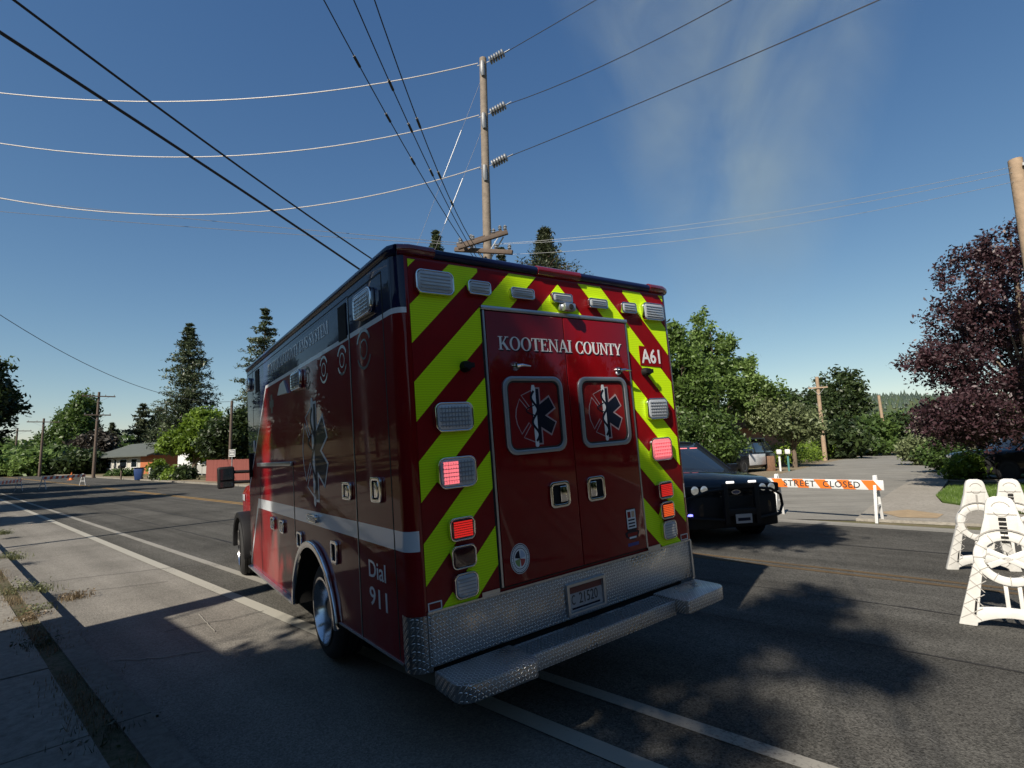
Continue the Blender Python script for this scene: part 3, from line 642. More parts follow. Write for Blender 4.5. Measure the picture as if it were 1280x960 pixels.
# warning lamps
def lamp(cx, cz, w, h, kind='clear', M=None, side=False):
    M = M or REAR
    r = min(w, h) * .26; b = MB()
    b.ring(rrect(0, 0, w, h, r), rrect(0, 0, w - .022, h - .022, r * .8), 'z', .0, .034)
    b.prism(rrect(0, 0, w - .002, h - .002, r), 'z', 0, .012)
    Tm = T(M, *( (cx, -.005, cz) if not side else (-.001, cx, cz)))
    b.v = [Tm @ v for v in b.v]; o = b.build('warning_light', m_chrome, amb, bev=.004)
    L = MB(); iw, ih = w - .024, h - .024; L.prism(rrect(0, 0, iw, ih, r * .75), 'z', .012, .036)
    L.v = [Tm @ v for v in L.v]; L.build('lens', {'clear': m_lens, 'dark': m_lensdark, 'pink': m_ledpinkd}.get(kind, m_lens if kind == 'half' else m_lensdark), o, bev=.004)
    if kind in ('clear', 'half', 'pink'):
        n = 5 if h > .12 else 3
        Rb = MB()
        for i in range(n): z = (i + .5) / n * ih * .84 - ih * .42; Rb.box(-iw*.43, iw*.43, z - ih*.022, z + ih*.022, .036, .040)
        if h > .16:
            for i in range(9): x = (i + .5) / 9 * iw * .84 - iw * .42; Rb.box(x - .0012, x + .0012, -ih*.42, ih*.42, .0362, .0385)
        Rb.v = [Tm @ v for v in Rb.v]; Rb.build('lens_rib', m_lens2 if kind != 'pink' else m_ledpink, o)
    if kind in ('red', 'amber', 'half'):
        D = MB(); nx, nz = (9, 7) if kind != 'half' else (12, 6)
        for i in range(nx):
            for j in range(nz):
                if kind == 'half' and i > 5: continue
                x = ((i + .5) / nx - .5) * iw * .86; z = ((j + .5) / nz - .5) * ih * .84
                a, c = iw * .86 / nx * .36, ih * .84 / nz * (.33 if kind != 'half' else .40); D.box(x - a, x + a, z - c, z + c, .036, .0425)
        D.v = [Tm @ v for v in D.v]; D.build('led_grid', m_ledorange if kind == 'amber' else m_ledred if kind == 'red' else m_ledpink, o)
    return o
def lmp(x0, x1, z0, z1, kind='clear'): lamp((x0 + x1)/2, (z0 + z1)/2, x1 - x0, z1 - z0, kind)
lmp(.122, .377, 2.568, 2.716); lmp(.478, .650, 2.595, 2.688); lmp(.808, 1.006, 2.60, 2.678); lmp(1.165, 1.355, 2.605, 2.678); lmp(1.518, 1.714, 2.596, 2.672); lmp(1.870, 2.040, 2.584, 2.674); lmp(2.122, 2.379, 2.548, 2.694)
lmp(.195, .452, 1.745, 1.919); lmp(2.050, 2.299, 1.743, 1.911); lmp(2.046, 2.296, 1.417, 1.597, 'pink'); lmp(.193, .449, 1.417, 1.598, 'half')
lmp(.242, .411, 1.115, 1.249, 'red'); lmp(.243, .407, .957, 1.090, 'dark'); lmp(.250, .409, .792, .935, 'clear')
lmp(2.078, 2.251, 1.121, 1.255, 'red'); lmp(2.080, 2.242, .967, 1.100, 'amber'); lmp(2.085, 2.247, .813, .953, 'clear')
c = MB(); c.box(1.245, 1.345, -.075, -.03, 2.545, 2.60); c.box(1.225, 1.365, -.035, -.005, 2.555, 2.60); c = c.build('reversing_camera', m_alu, amb, bev=.008); q = MB(); q.lathe([(-.082, .018), (-.07, .024)], 'y', 14, (1.298, 0, 2.572)); q.build('camera_eye', m_void, c, smooth=True)
MB().prism([(2.05, 2.178), (2.302, 2.165), (2.318, 2.322), (2.052, 2.336)], 'y', -.009, -.0055).build('unit_number_plate', m_redpanel, amb)
text_obj('unit_number', 'A61', .225, .118, T(REAR, 2.182, -.009, 2.253), m_textw, amb, bold=.015)
for x0, x1, z0, z1 in ((.093, .178, .765, .812), (2.318, 2.405, .77, .815)):
    MB().ring([(x0, z0), (x1, z0), (x1, z1), (x0, z1)], [(x0+.006, z0+.006), (x1-.006, z0+.006), (x1-.006, z1-.006), (x0+.006, z1-.006)], 'y', -.008, -.0056).build('inspection_sticker', m_emwhite, amb)
# seal
s_ = MB(); s_.prism(circ(.728, .935, .074, 28, .092), 'y', -.0200, -.0185); s_ = s_.build('county_seal', m_emwhite, amb)
MB().ring(circ(.728, .935, .070, 28, .088), circ(.728, .935, .066, 28, .083), 'y', -.0206, -.0200).build('seal_ring', m_navy, s_)
MB().ring(circ(.728, .935, .052, 28, .065), circ(.728, .935, .049, 28, .061), 'y', -.0206, -.0200).build('seal_ring', m_navy, s_)
for a0, mt in ((90, m_navy), (180, mat('seal green', (.2, .3, .1), .5)), (270, mat('seal red', (.4, .05, .05), .5)), (0, mat('seal sky', (.35, .42, .55), .5))):
    pts = [(.728, .935)] + [(.728 + .04*math.cos(math.radians(a0 + t)), .935 + .05*math.sin(math.radians(a0 + t))) for t in range(8, 84, 12)]; MB().prism(pts, 'y', -.0208, -.0200).build('seal_quarter', mt, s_)
tick = MB()
for i in range(36):
    if i in (0, 18): continue
    a = 2*PI*i/36; tick.prism(circ(.728 + .060*math.cos(a), .935 + .075*math.sin(a), .0026, 6), 'y', -.0206, -.0200)
tick.build('seal_lettering', m_navy, s_)['kind'] = 'stuff'
st_ = MB(); st_.prism(rrect(1.757, 1.022, .105, .155, .008), 'y', -.0202, -.0185); st_ = st_.build('sticker', m_blackp, amb)
MB().box(1.71, 1.804, -.0208, -.0202, .955, 1.092).build('sticker_face', m_emwhite, st_)
MB().box(1.72, 1.752, -.0213, -.0208, 1.035, 1.078).build('sticker_mark', m_redpanel, st_); MB().box(1.762, 1.794, -.0213, -.0208, 1.035, 1.078).build('sticker_mark', mat('sticker beige', (.45, .33, .22), .5), st_)
for z in (1.012, .988, .966): MB().box(1.722, 1.792, -.0213, -.0208, z, z + .011).build('sticker_line', m_navy, st_)
st_ = MB(); st_.prism([(1.68, .93), (1.72, .945), (1.79, .945), (1.83, .93), (1.82, .90), (1.80, .885), (1.76, .872), (1.715, .885), (1.69, .90)], 'y', -.0202, -.0185); st_ = st_.build('sticker', m_navy, amb)
MB().box(1.705, 1.81, -.0208, -.0202, .902, .925).build('sticker_line', m_redpanel, st_); MB().box(1.72, 1.795, -.0208, -.0202, .885, .898).build('sticker_line', m_emwhite, st_)
text_obj('sticker_text', 'VIPER', .11, .03, T(REAR, 1.757, -.0186, .845), mat('sticker blue', (.03, .04, .2), .5), amb) if False else None
MB().box(1.70, 1.815, -.0196, -.0185, .832, .855).build('sticker', mat('sticker blue', (.03, .04, .2), .5), amb)
# lower tread plate, corners, licence plate
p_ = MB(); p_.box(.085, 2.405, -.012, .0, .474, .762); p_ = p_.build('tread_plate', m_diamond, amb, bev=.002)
for x0, x1 in ((.44, .565), (1.915, 2.055)): MB().box(x0, x1, -.016, -.0122, .762, .792).build('tread_plate_tab', m_alu, amb)
MB().box(.085, 2.41, -.018, -.0125, .757, .767).build('tread_plate_edge', m_alu, amb)
for x in [.14 + i * .1385 for i in range(17)]:
    q = MB(); q.lathe([(-.0165, .002), (-.0155, .006), (-.012, .007)], 'y', 8, (x, 0, .745)); q.build('rivet', m_alu, p_)
for sx in (0, 1):
    A = [(.082 + .090*math.cos(math.radians(a)), .085 + .090*math.sin(math.radians(a))) for a in np.linspace(180, 270, 8)]
    A = [(-.0065, .12)] + A + [(.10, -.0150)]; B_ = [(x + .004 if i < 2 else x, y + .004) for i, (x, y) in enumerate(A)]
    if sx: A = [(BW - x, y) for x, y in A]; B_ = [(BW - x, y) for x, y in B_]
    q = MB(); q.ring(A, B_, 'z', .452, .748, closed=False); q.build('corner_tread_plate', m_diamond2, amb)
    if sx: MB().box(2.41, 2.425, -.019, .01, .47, .762).build('corner_strip', m_alu, amb)
lp = MB(); lp.ring(rrect(1.25, .597, .350, .205, .006), rrect(1.25, .597, .308, .160, .004), 'y', -.034, -.010); lp = lp.build('licence_plate_frame', m_alu, amb, bev=.003)
MB().box(1.098, 1.402, -.016, -.0125, .518, .676).build('licence_plate', m_plate, lp); MB().box(1.10, 1.40, -.0172, -.0162, .632, .672).build('licence_plate_band', m_platetop, lp)
text_obj('licence_number', 'C', .030, .062, T(REAR, 1.135, -.0162, .590), m_blackpaint, lp); text_obj('licence_number', '21520', .170, .068, T(REAR, 1.272, -.0162, .592), m_blackpaint, lp)
MB().box(1.12, 1.375, -.0172, -.0162, .528, .540).build('licence_plate_band', m_navy, lp)
# step bumper
for sx in (0, 1):
    pts = [(.10, -.035), (.10, -.25), (.112, -.285), (.14, -.31), (.18, -.325), (.575, -.335), (.600, -.30), (.600, -.035)]
    if sx: pts = [(BW - x, y) for x, y in pts]
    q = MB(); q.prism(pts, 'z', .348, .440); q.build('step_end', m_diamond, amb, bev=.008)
st = MB(); st.box(.602, 1.898, -.235, -.215, .330, .425); st.box(.602, 1.898, -.055, -.035, .330, .425); st.box(.602, 1.898, -.215, -.055, .330, .342); st = st.build('step_frame', m_diamond, amb, bev=.003)
for i in range(5):
    y = -.205 + i * .0325; q = MB(); q.box(.604, 1.896, y, y + .016, .405, .421)
    for k in range(50): x = .615 + k * .0257; q.box(x, x + .013, y + .001, y + .015, .421, .4275)
    q.build('step_tread', m_alu, st)
for i in range(14): x = .65 + i * .092; MB().box(x, x + .01, -.214, -.056, .385, .404).build('step_crossbar', m_alu, st)
for o in [x for x in amb.children if x.name.startswith(('step_end', 'step_frame'))]: o.location = (-.008, 0, .026)
for x in (.35, .9, 1.6, 2.15): MB().box(x, x + .08, -.05, .45, .36, .42).build('step_bracket', m_blackp, amb)
MB().box(.2, 2.3, .02, 1.2, .36, .46).build('frame_rail', m_void, amb)
# side doors seams, panels, bar, handles
def seam(y0, y1, z0, z1, mt=m_gap, th=.0012, nm='panel_seam'): return MB().box(-th, .0005, y0, y1, z0, z1).build(nm, mt, amb)
for y, z0, z1 in ((.792, .455, 2.745), (.190, .49, 2.745), (2.50, .93, 1.585), (4.10, .36, 1.575), (4.42, 1.30, 2.80)): seam(y - .006, y + .006, z0, z1)
seam(.19, .80, 2.739, 2.751); seam(.80, 4.78, 2.752, 2.760); seam(.002, .016, .76, 2.45) if False else None
seam(.800, .806, .46, 2.73, m_alu, .003, 'seam_trim'); seam(2.506, 2.511, .93, 1.575, m_alu, .003, 'seam_trim')
MB().box(-.03, -.001, 2.49, 4.10, 1.585, 1.625).build('side_rail', m_alu, amb, bev=.005)
MB().box(-.0085, -.0005, 1.27, 1.285, .44, .452).build('skirt_edge', m_alu, amb) if False else None
MB().beam((-.004, .14, .478), (-.004, 1.27, .446), .008, .014, up=(1, 0, 0)).build('skirt_edge', m_alu, amb)
MB().beam((-.012, 2.58, .335), (-.012, 4.80, .345), .02, .05, up=(1, 0, 0)).build('skirt_edge', m_alu, amb)
def side_handle(cy, cz, w, h, paddle=True):
    q = MB(); q.ring(rrect(0, 0, w, h, min(w, h)*.18), rrect(0, 0, w*.62, h*.72, min(w, h)*.12), 'z', 0, .02); q.prism(rrect(0, 0, w*.64, h*.74, .01), 'z', 0, .003, 1)
    if paddle: q.box(-w*.05, w*.30, -h*.30, h*.30, .003, .024)
    Tm = T(LEFT, -.001, cy, cz); q.v = [Tm @ v for v in q.v]; q.build('compartment_handle', [m_chrome, m_void], amb, bev=.003)
side_handle(.405, 1.430, .17, .155); side_handle(.955, 1.405, .18, .12); side_handle(1.30, .945, .145, .165, False); side_handle(2.31, .93, .16, .14, False); side_handle(2.99, .985, .17, .13); side_handle(3.42, .985, .17, .13)
lamp(.457, 2.610, .315, .165, 'clear', LEFT, True); lamp(1.83, 1.155, .25, .062, 'clear', LEFT, True)
lamp(2.20, 2.35, .33, .17, 'clear', LEFT, True); lamp(4.62, 2.62, .22, .16, 'clear', LEFT, True)
MB().prism([(2.56, 2.28), (2.98, 2.30), (2.86, 2.40), (2.70, 2.42)], 'x', -.02, -.001).build('scene_light_bracket', m_alu, amb)
for y0, y1, z0, z1 in ((.842, 1.012, 2.470, 2.722), (4.0, 4.22, 2.470, 2.735)): MB().box(-.006, .0, y0, y1, z0, z1).build('side_black_panel', m_void, amb)  # thin black rectangles laid on the upper side
serif('lettering', 'KOOTENAI COUNTY EMS SYSTEM', 2.22, .105, T(LEFT, -.001, 2.37, 2.640), m_textw, amb)
emblem(0, 0, .425, T(LEFT, -.001, 1.79, 1.70), amb)
for k, (cy, txt, w, cz, h) in enumerate(((.485, 'Dial', .275, .932, .105), (.485, '911', .285, .765, .115))): text_obj('lettering', txt, w, h, T(LEFT, -.001, cy, cz), m_textw, amb, bold=.006)
# faint round decals under the white line
for cy, r in ((.53, .125), (.97, .10), (1.42, .10), (1.90, .09)):
    q = MB(); q.ribbon(arc(0, 0, r, 25, 155, 10), .022, 'z', 0, .001); q.ribbon(arc(0, 0, r, 205, 335, 10), .018, 'z', 0, .001)
    if k: q.ring(circ(0, 0, r*.55, 16), circ(0, 0, r*.45, 16), 'z', 0, .001)
    Tm = T(LEFT, -.0008, cy, 2.33); q.v = [Tm @ v for v in q.v]; q.build('agency_decal', m_faint, amb)
q = MB(); Tm = T(LEFT, -.0008, 3.35, 2.25); q.box(-.045, .045, -.1, .1, 0, .001); q.box(-.1, .1, -.04, .04, .001, .0015); q.v = [Tm @ v for v in q.v]; q.build('cross_decal', m_faint, amb)
# wheel arch ring
A = [(ac[0] - (ar+.045)*math.cos(a), ac[1] + (ar+.045)*math.sin(a)) for a in np.linspace(math.radians(8), math.radians(178), 28)]
B_ = [(ac[0] - (ar-.012)*math.cos(a), ac[1] + (ar-.012)*math.sin(a)) for a in np.linspace(math.radians(8), math.radians(178), 28)]
q = MB(); q.ring(A, B_, 'x', -.035, .0, closed=False); q.build('wheel_arch_trim', m_chrome, amb, bev=.01, bseg=3)
q = MB(); q.ring([(BW, ) * 0 or p for p in A], B_, 'x', 2.5, 2.535, closed=False); q.build('wheel_arch_trim', m_chrome, amb, bev=.01)
def truck_wheel(x_out, y, z, sgn, r=.385, w=.25, rr=.262, steer=0):
    Mx = Matrix.Translation((x_out, y, z)) @ Matrix.Rotation(steer, 4, 'Z')
    t = MB(); t.lathe([(.0, rr), (.0, r*.86), (.02, r*.95), (.045, r), (.075, r), (.08, r-.012), (.09, r-.012), (.095, r), (.12, r), (.125, r-.012), (.135, r-.012), (.14, r), (.165, r), (.17, r-.012), (.18, r-.012), (.185, r), (w-.03, r), (w-.012, r*.95), (w, r*.86), (w, rr)], 'x', 40, cap=False)
    t.v = [Mx @ Vector((v.x * sgn, v.y, v.z)) for v in t.v]; t = t.build('wheel', m_tire, amb, smooth=True)
    k = MB(); k.lathe([(-.010, rr + .008), (-.012, rr - .010), (.03, rr - .028), (.13, rr*.84)], 'x', 32, cap=False)
    k.v = [Mx @ Vector((v.x * sgn, v.y, v.z)) for v in k.v]; k.build('rim', m_rim, t, smooth=True)
    k = MB(); k.lathe([(.125, rr*.86), (.17, rr*.62), (.17, rr*.44), (.08, rr*.38), (.05, rr*.28), (.05, .001)], 'x', 32); k.v = [Mx @ Vector((v.x * sgn, v.y, v.z)) for v in k.v]; k.build('wheel_disc', m_disc, t, smooth=True)
    for i in range(8):
        a = 2*PI*i/8; n_ = MB(); n_.lathe([(.14, .012), (.18, .014)], 'x', 6, (0, .118*math.cos(a), .118*math.sin(a))); n_.v = [Mx @ Vector((v.x*sgn, v.y, v.z)) for v in n_.v]; n_.build('wheel_nut', m_chrome, t)
    return t
truck_wheel(.06, 1.90, .385, 1); truck_wheel(.36, 1.90, .385, 1); truck_wheel(2.44, 1.90, .28, -1)
truck_wheel(.05, 6.05, .415, 1, r=.40, steer=-.10); truck_wheel(2.40, 6.05, .30, -1, r=.40, steer=-.10)
MB().tube([(.3, 1.9, .39), (2.2, 1.9, .33)], .06, 10).build('rear_axle', m_void, amb)
MB().box(.45, 2.05, .9, 6.6, .42, .60).build('chassis', m_void, amb)
# cab
def loft(mb, secs, mi=0, M=None):
    n = len(secs[0]); vs = [p for s in secs for p in s]
    fs = [(i*n+k, i*n+(k+1) % n, (i+1)*n+(k+1) % n, (i+1)*n+k) for i in range(len(secs)-1) for k in range(n)]
    fs += [tuple(range(n-1, -1, -1)), tuple(range((len(secs)-1)*n, len(secs)*n))]
    mb.add(vs, fs, mi, M)
def sec(y, cx, w, zb, zt, cr=.04, tuck=.05): # closed section in the x-z plane
    return [(cx-w+tuck, y, zb), (cx-w, y, zb+.12), (cx-w, y, zt-.14), (cx-w+.05, y, zt-.03), (cx-w+.16, y, zt), (cx, y, zt+cr), (cx+w-.16, y, zt), (cx+w-.05, y, zt-.03), (cx+w, y, zt-.14), (cx+w, y, zb+.12), (cx+w-tuck, y, zb)]
q = MB(); loft(q, [sec(4.81, 1.25, 1.0, .50, 1.36), sec(5.5, 1.25, 1.0, .50, 1.36), sec(6.0, 1.25, 1.06, .62, 1.33), sec(6.6, 1.25, 1.06, .55, 1.29), sec(6.95, 1.25, 1.0, .52, 1.20), sec(7.08, 1.25, .90, .55, 1.05)])
cab = q.build('cab_body', m_red, amb, bev=.02)
q = MB(); loft(q, [[(.30, 4.81, 1.35), (.45, 4.81, 2.12), (2.05, 4.81, 2.12), (2.20, 4.81, 1.35)], [(.30, 5.35, 1.35), (.47, 5.25, 2.10), (2.03, 5.25, 2.10), (2.20, 5.35, 1.35)], [(.33, 5.95, 1.32), (.50, 5.42, 2.04), (2.0, 5.42, 2.04), (2.17, 5.95, 1.32)]])
q.build('cab_window', m_glass, cab)
MB().prism(rrect(1.25, 5.05, 1.5, .6, .1), 'z', 2.12, 2.17).build('cab_roof', m_red, cab, bev=.015)
q = MB(); fa = [(6.05 - .52*math.cos(a), .40 + .52*math.sin(a)) for a in np.linspace(math.radians(-10), math.radians(182), 20)]; fb = [(6.05 - .44*math.cos(a), .40 + .44*math.sin(a)) for a in np.linspace(math.radians(-10), math.radians(182), 20)]
q.ring(fa, fb, 'x', .03, .24, closed=False); q.build('fender_flare', m_blackp, amb, bev=.012)
q = MB(); q.ring(fa, fb, 'x', 2.26, 2.47, closed=False); q.build('fender_flare', m_blackp, amb, bev=.012)
q = MB(); q.box(.10, .36, 4.86, 5.60, .36, .42); q.build('cab_step', m_diamond2, amb, bev=.01)
MB().box(.168, .182, 5.56, 5.70, .86, .98).build('fender_badge', m_emwhite, amb)
MB().box(.172, .186, 6.35, 6.55, 1.05, 1.15).build('headlamp_edge', m_lens, amb, bev=.01)
q = MB(); q.tube([(.28, 5.55, 1.50), (-.10, 5.60, 1.52)], .022, 8); q.tube([(.28, 5.55, 1.36), (-.10, 5.60, 1.38)], .022, 8); q = q.build('mirror_arm', m_blackp, amb, smooth=True)
q = MB(); q.box(-.27, -.06, 5.57, 5.66, 1.30, 1.60); q = q.build('door_mirror', m_blackp, amb, bev=.03, bseg=3)
MB().box(-.25, -.08, 5.562, 5.5695, 1.42, 1.57).build('mirror_glass', m_glass, q); MB().box(-.25, -.08, 5.562, 5.5695, 1.32, 1.39).build('mirror_glass', m_glass, q)
MB().box(-.012, .0, 4.35, 4.40, 1.76, 1.90).build('marker_lamp', m_emwhite, amb, bev=.004)
MB().box(-.04, -.001, 4.55, 4.575, 1.45, 1.75).build('grab_handle', m_blackp, amb, bev=.008)

# ------------------------------------------------------------------ police cars and parked car
m_hl = mat('headlamp reflector', (.7, .7, .66), .15, .6, emit=(1, .95, .8), estr=.10)
def csec(x, w, zb, zt, cr=.03, zw=None):
    return [(x, -w*.86, zb), (x, -w, zb+.16), (x, -w, zt-.20), (x, -w*.97, zt-.07), (x, -w*.86, zt), (x, 0, zt+cr), (x, w*.86, zt), (x, w*.97, zt-.07), (x, w, zt-.20), (x, w, zb+.16), (x, w*.86, zb)]
def car(name, label, cat, loc, rz, paint, door=None, group=None, L=5.0, Wd=1.0, H=1.78, detail=True):
    t = thing(name, label, cat, loc, rz, group); hl = L/2
    q = MB(); loft(q, [csec(hl, Wd*.66, .34, .80), csec(hl-.06, Wd*.84, .26, .98), csec(hl-.22, Wd*.95, .24, 1.07), csec(hl-.8, Wd*.99, .24, 1.13, .05), csec(hl-1.4, Wd, .24, 1.17, .06), csec(0, Wd, .24, 1.17), csec(-hl+.5, Wd*.98, .26, 1.14), csec(-hl+.12, Wd*.92, .30, 1.10), csec(-hl, Wd*.8, .40, .95)])
    body = q.build('car_body', paint, t, bev=.03, bseg=2)
    g_ = MB(); b0, r0 = Wd*.92, Wd*.70
    P_ = [(hl-1.35, b0, 1.15), (hl-2.15, r0, H-.06), (-hl+.75, r0, H-.05), (-hl+.18, b0*.95, 1.12)]
    g_.add([(x, y, z) for x, y, z in P_] + [(x, -y, z) for x, y, z in P_], [(0,1,2,3), (7,6,5,4), (0,4,5,1), (1,5,6,2), (2,6,7,3), (3,7,4,0)])
    gl = g_.build('window', m_glass, t, bev=.02)
    q = MB(); loft(q, [[(hl-2.12, -r0*.98, H-.085), (hl-2.12, -r0*.8, H-.03), (hl-2.12, 0, H-.01), (hl-2.12, r0*.8, H-.03), (hl-2.12, r0*.98, H-.085)], [(hl-2.9, -r0*1.03, H-.07), (hl-2.9, -r0*.85, H), (hl-2.9, 0, H+.02), (hl-2.9, r0*.85, H), (hl-2.9, r0*1.03, H-.07)], [(-hl+.7, -r0*1.02, H-.09), (-hl+.7, -r0*.8, H-.03), (-hl+.7, 0, H-.01), (-hl+.7, r0*.8, H-.03), (-hl+.7, r0*1.02, H-.09)]])
    q.build('roof', paint, t, bev=.015)
    for sy in (-1, 1):
        for (xa, za, ya), (xb, zb, yb) in (((hl-1.35, 1.15, b0), (hl-2.15, H-.06, r0)), ((.05, 1.15, b0), (-.1, H-.05, r0)), ((-1.25, 1.15, b0), (-1.2, H-.05, r0)), ((-hl+.2, 1.12, b0*.95), (-hl+.75, H-.05, r0))):
            MB().beam((xa, sy*(ya+.005), za), (xb, sy*(yb+.005), zb), .07, .03, up=(0, 1, 0)).build('roof_pillar', paint, t)
        for x in (hl-.95, -hl+1.0):
            MB().prism(circ(x, .37, .43, 24), 'y', sy*(Wd-.10), sy*(Wd+.012)).build('wheel_arch', m_blackp, t)
            w_ = MB(); w_.lathe([(-.12, .23), (-.12, .345), (-.10, .37), (.10, .37), (.12, .345), (.12, .23)], 'y', 28, (x, sy*(Wd-.10), .37)); w_ = w_.build('wheel', m_tire, t, smooth=True)
            MB().lathe([(.0, .235), (.125, .235), (.10, .20), (.09, .06), (.11, .05), (.11, .001)] if sy > 0 else [(.0, .235), (-.125, .235), (-.10, .20), (-.09, .06), (-.11, .05), (-.11, .001)], 'y', 20, (x, sy*(Wd-.10), .37)).build('rim', m_alu if detail else m_blackp, w_, smooth=True)
        m_ = MB(); m_.box(hl-1.62, hl-1.50, sy*(Wd+.03), sy*(Wd+.22), 1.12, 1.28); m_.box(hl-1.60, hl-1.54, sy*(Wd-.06), sy*(Wd+.05), 1.14, 1.18); m_.build('door_mirror', m_pblack, t, bev=.02)
        if door: MB().box(-.95, .95, sy*(Wd+.001), sy*(Wd+.012), .42, 1.05).build('front_door', door, t, bev=.01); MB().box(-1.95, -.97, sy*(Wd+.001), sy*(Wd+.012), .42, 1.05).build('rear_door', door if False else paint, t, bev=.01)
        # lamps
        h_ = MB(); h_.box(hl-.30, hl-.035, sy*Wd*.50, sy*Wd*.92, .835, .985); h_ = h_.build('headlight', m_blackp, t, bev=.02)
        for yy in (.58, .76): MB().lathe([(hl-.08, .075), (hl-.035, .072), (hl-.020, .05)], 'x', 16, (0, sy*Wd*yy, .91)).build('headlight_lens', m_hl, h_, smooth=True)
    q = MB(); q.box(hl-.10, hl-.008, -.52, .52, .62, .96); g2 = q.build('grille', m_blackp, t, bev=.03)
    for z in (.68, .74, .80, .86, .92): MB().box(hl-.01, hl+.004, -.46, .46, z-.008, z+.008).build('grille_bar', m_pblack, g2)
    pf = [(hl-.50, -Wd*1.004), (hl-.22, -Wd*.965), (hl-.055, -Wd*.86), (hl+.006, -Wd*.62), (hl+.012, 0), (hl+.006, Wd*.62), (hl-.055, Wd*.86), (hl-.22, Wd*.965), (hl-.50, Wd*1.004)]; q = MB(); q.prism(pf, 'z', .27, .80); q.build('front_bumper', m_blackp, t, bev=.03)
    return t, hl
cops = 'police cars with lights on'
suv, hl = car('police_car', 'black police SUV with push bumper and red windscreen lights behind the ambulance', 'police car', (3.16, 11.66, 0), -PI/2 + .25, m_pblack)
q = MB(); q.prism(circ(0, .86, .085, 20, .036), 'x', hl+.004, hl+.016); em = q.build('badge', mat('badge blue', (.02, .05, .16), .2, coat=1), suv); MB().ring(circ(0, .86, .087, 20, .038), circ(0, .86, .078, 20, .030), 'x', hl+.004, hl+.018).build('badge_rim', m_chrome, em)
pb = MB()
for y in (-.30, .30): pb.box(hl+.10, hl+.17, y-.045, y+.045, .34, 1.02)
pb.box(hl+.10, hl+.16, -.30, .30, .93, 1.02); pb.box(hl+.10, hl+.16, -.30, .30, .48, .60); pb = pb.build('push_bumper', m_blackp, suv, bev=.015)
for s in (-1, 1):
    MB().tube([(hl+.14, s*.30, .93), (hl+.12, s*.62, .90), (hl-.02, s*.92, .78), (hl-.06, s*.98, .60), (hl+.0, s*.86, .46), (hl+.13, s*.32, .42)], .024, 8).build('bumper_wing', m_blackp, pb, smooth=True)
    MB().box(hl+.155, hl+.18, s*.215-.075, s*.215+.075, 1.022, 1.058).build('push_bumper_light', m_ledwhite, pb, bev=.008)
lpq = MB(); lpq.box(hl+.165, hl+.18, -.155, .155, .36, .51); lpq = lpq.build('licence_plate', m_plate, pb); MB().box(hl+.18, hl+.182, -.12, .12, .40, .45).build('plate_number', m_navy, lpq)
for i in range(5): MB().box(hl-2.03, hl-1.995, -.50 + i*.24 - .30*0, -.33 + i*.24, 1.578, 1.622).build('windscreen_light', m_ledpink, suv, bev=.004)
MB().box(hl-.03, hl+.03, -.93, -.87, .50, .53).build('blue_light', m_ledblue, suv)
MB().tube([(hl-1.5, .3, 1.22), (hl-1.72, -.25, 1.36)], .008, 6).build('wiper', m_blackp, suv)
for s in (-1, 1): MB().box(hl-.5, hl-.46, s*.985-.012, s*.985+.012, .70, .76).build('side_marker', m_ledorange if False else m_lensdark, suv)
fl = gp(926, 594); suv2, _ = car('police_car', 'black police car with white front doors parked by the leafy trees', 'police car', (fl.x + 1.55, fl.y + 3.4, 0), math.radians(-142), m_pblack, m_pwhite)
MB().box(hl-.02, hl+.02, -.15, .15, .50, .62).build('licence_plate', mat('plate pinkish', (.5, .3, .27), .5), suv2); MB().box(-.2, .1, -.5, .5, 1.80, 1.90).build('light_bar', m_blackp, suv2, bev=.02)
fl = gp(1262, 601); pc, _ = car('parked_car', 'dark parked car in the shade under the purple-leaved tree', 'car', (fl.x + 1.6, fl.y + .8, 0), math.radians(175), m_pblack, detail=False)

# ------------------------------------------------------------------ barricades
def sawhorse(label, A, B_, zc, hb, board_pat, group=None, post_h=.95, txt=None, lean=.0, over=(.15, .15)):
    A = Vector((A.x, A.y, 0)); B_ = Vector((B_.x, B_.y, 0)); d = B_ - A; L = d.length
    t = thing('barricade', label, 'barricade', A, math.atan2(d.y, d.x), group)
    for x in (0, L):
        for s in (-1, 1):
            q = MB(); q.beam((x, s*.20, 0), (x, s*.035, post_h), .055, .03, up=(0, 1, 0)); q.build('leg', m_whitesh, t, bev=.004)
        MB().box(x - .02, x + .02, -.13, .13, .32, .36).build('brace', m_whitesh, t)
    q = MB(); q.box(-over[0], L + over[1], -.082, -.060, zc - hb/2, zc + hb/2); bd = q.build('board', m_whitesh, t, bev=.004)
    n = int((L + over[0] + over[1]) / board_pat[1])
    for i in range(-1, n + 2):
        x0 = -over[0] + i * board_pat[1]; sl = board_pat[2]
        poly = [(x0, zc - hb/2 + .004), (x0 + board_pat[1]*.5, zc - hb/2 + .004), (x0 + board_pat[1]*.5 + sl, zc + hb/2 - .004), (x0 + sl, zc + hb/2 - .004)]
        poly = clip(clip(poly, 1, 0, -over[0] + .004), -1, 0, -(L + over[1] - .004))
        if len(poly) > 2: MB().prism(poly, 'y', -.084, -.082).build('stripe', board_pat[0], bd)
    return t, bd, L
PL = gp(975, 644); PR = gp(1100, 653)
t, bd, L = sawhorse('white and orange barricade reading STREET CLOSED across the side street', PL, PR, .755, .20, (m_orange, .46, -.13), txt=1, over=(.42, .16))
text_obj('lettering', 'STREET', L*.34, .135, T(REAR, L*.262, -.0842, .755), m_blackpaint, t, bold=.012, sp=1.1); text_obj('lettering', 'CLOSED', L*.36, .135, T(REAR, L*.690, -.0842, .755), m_blackpaint, t, bold=.012, sp=1.1)
g_ = 'red and white barricades across the road far down the street'
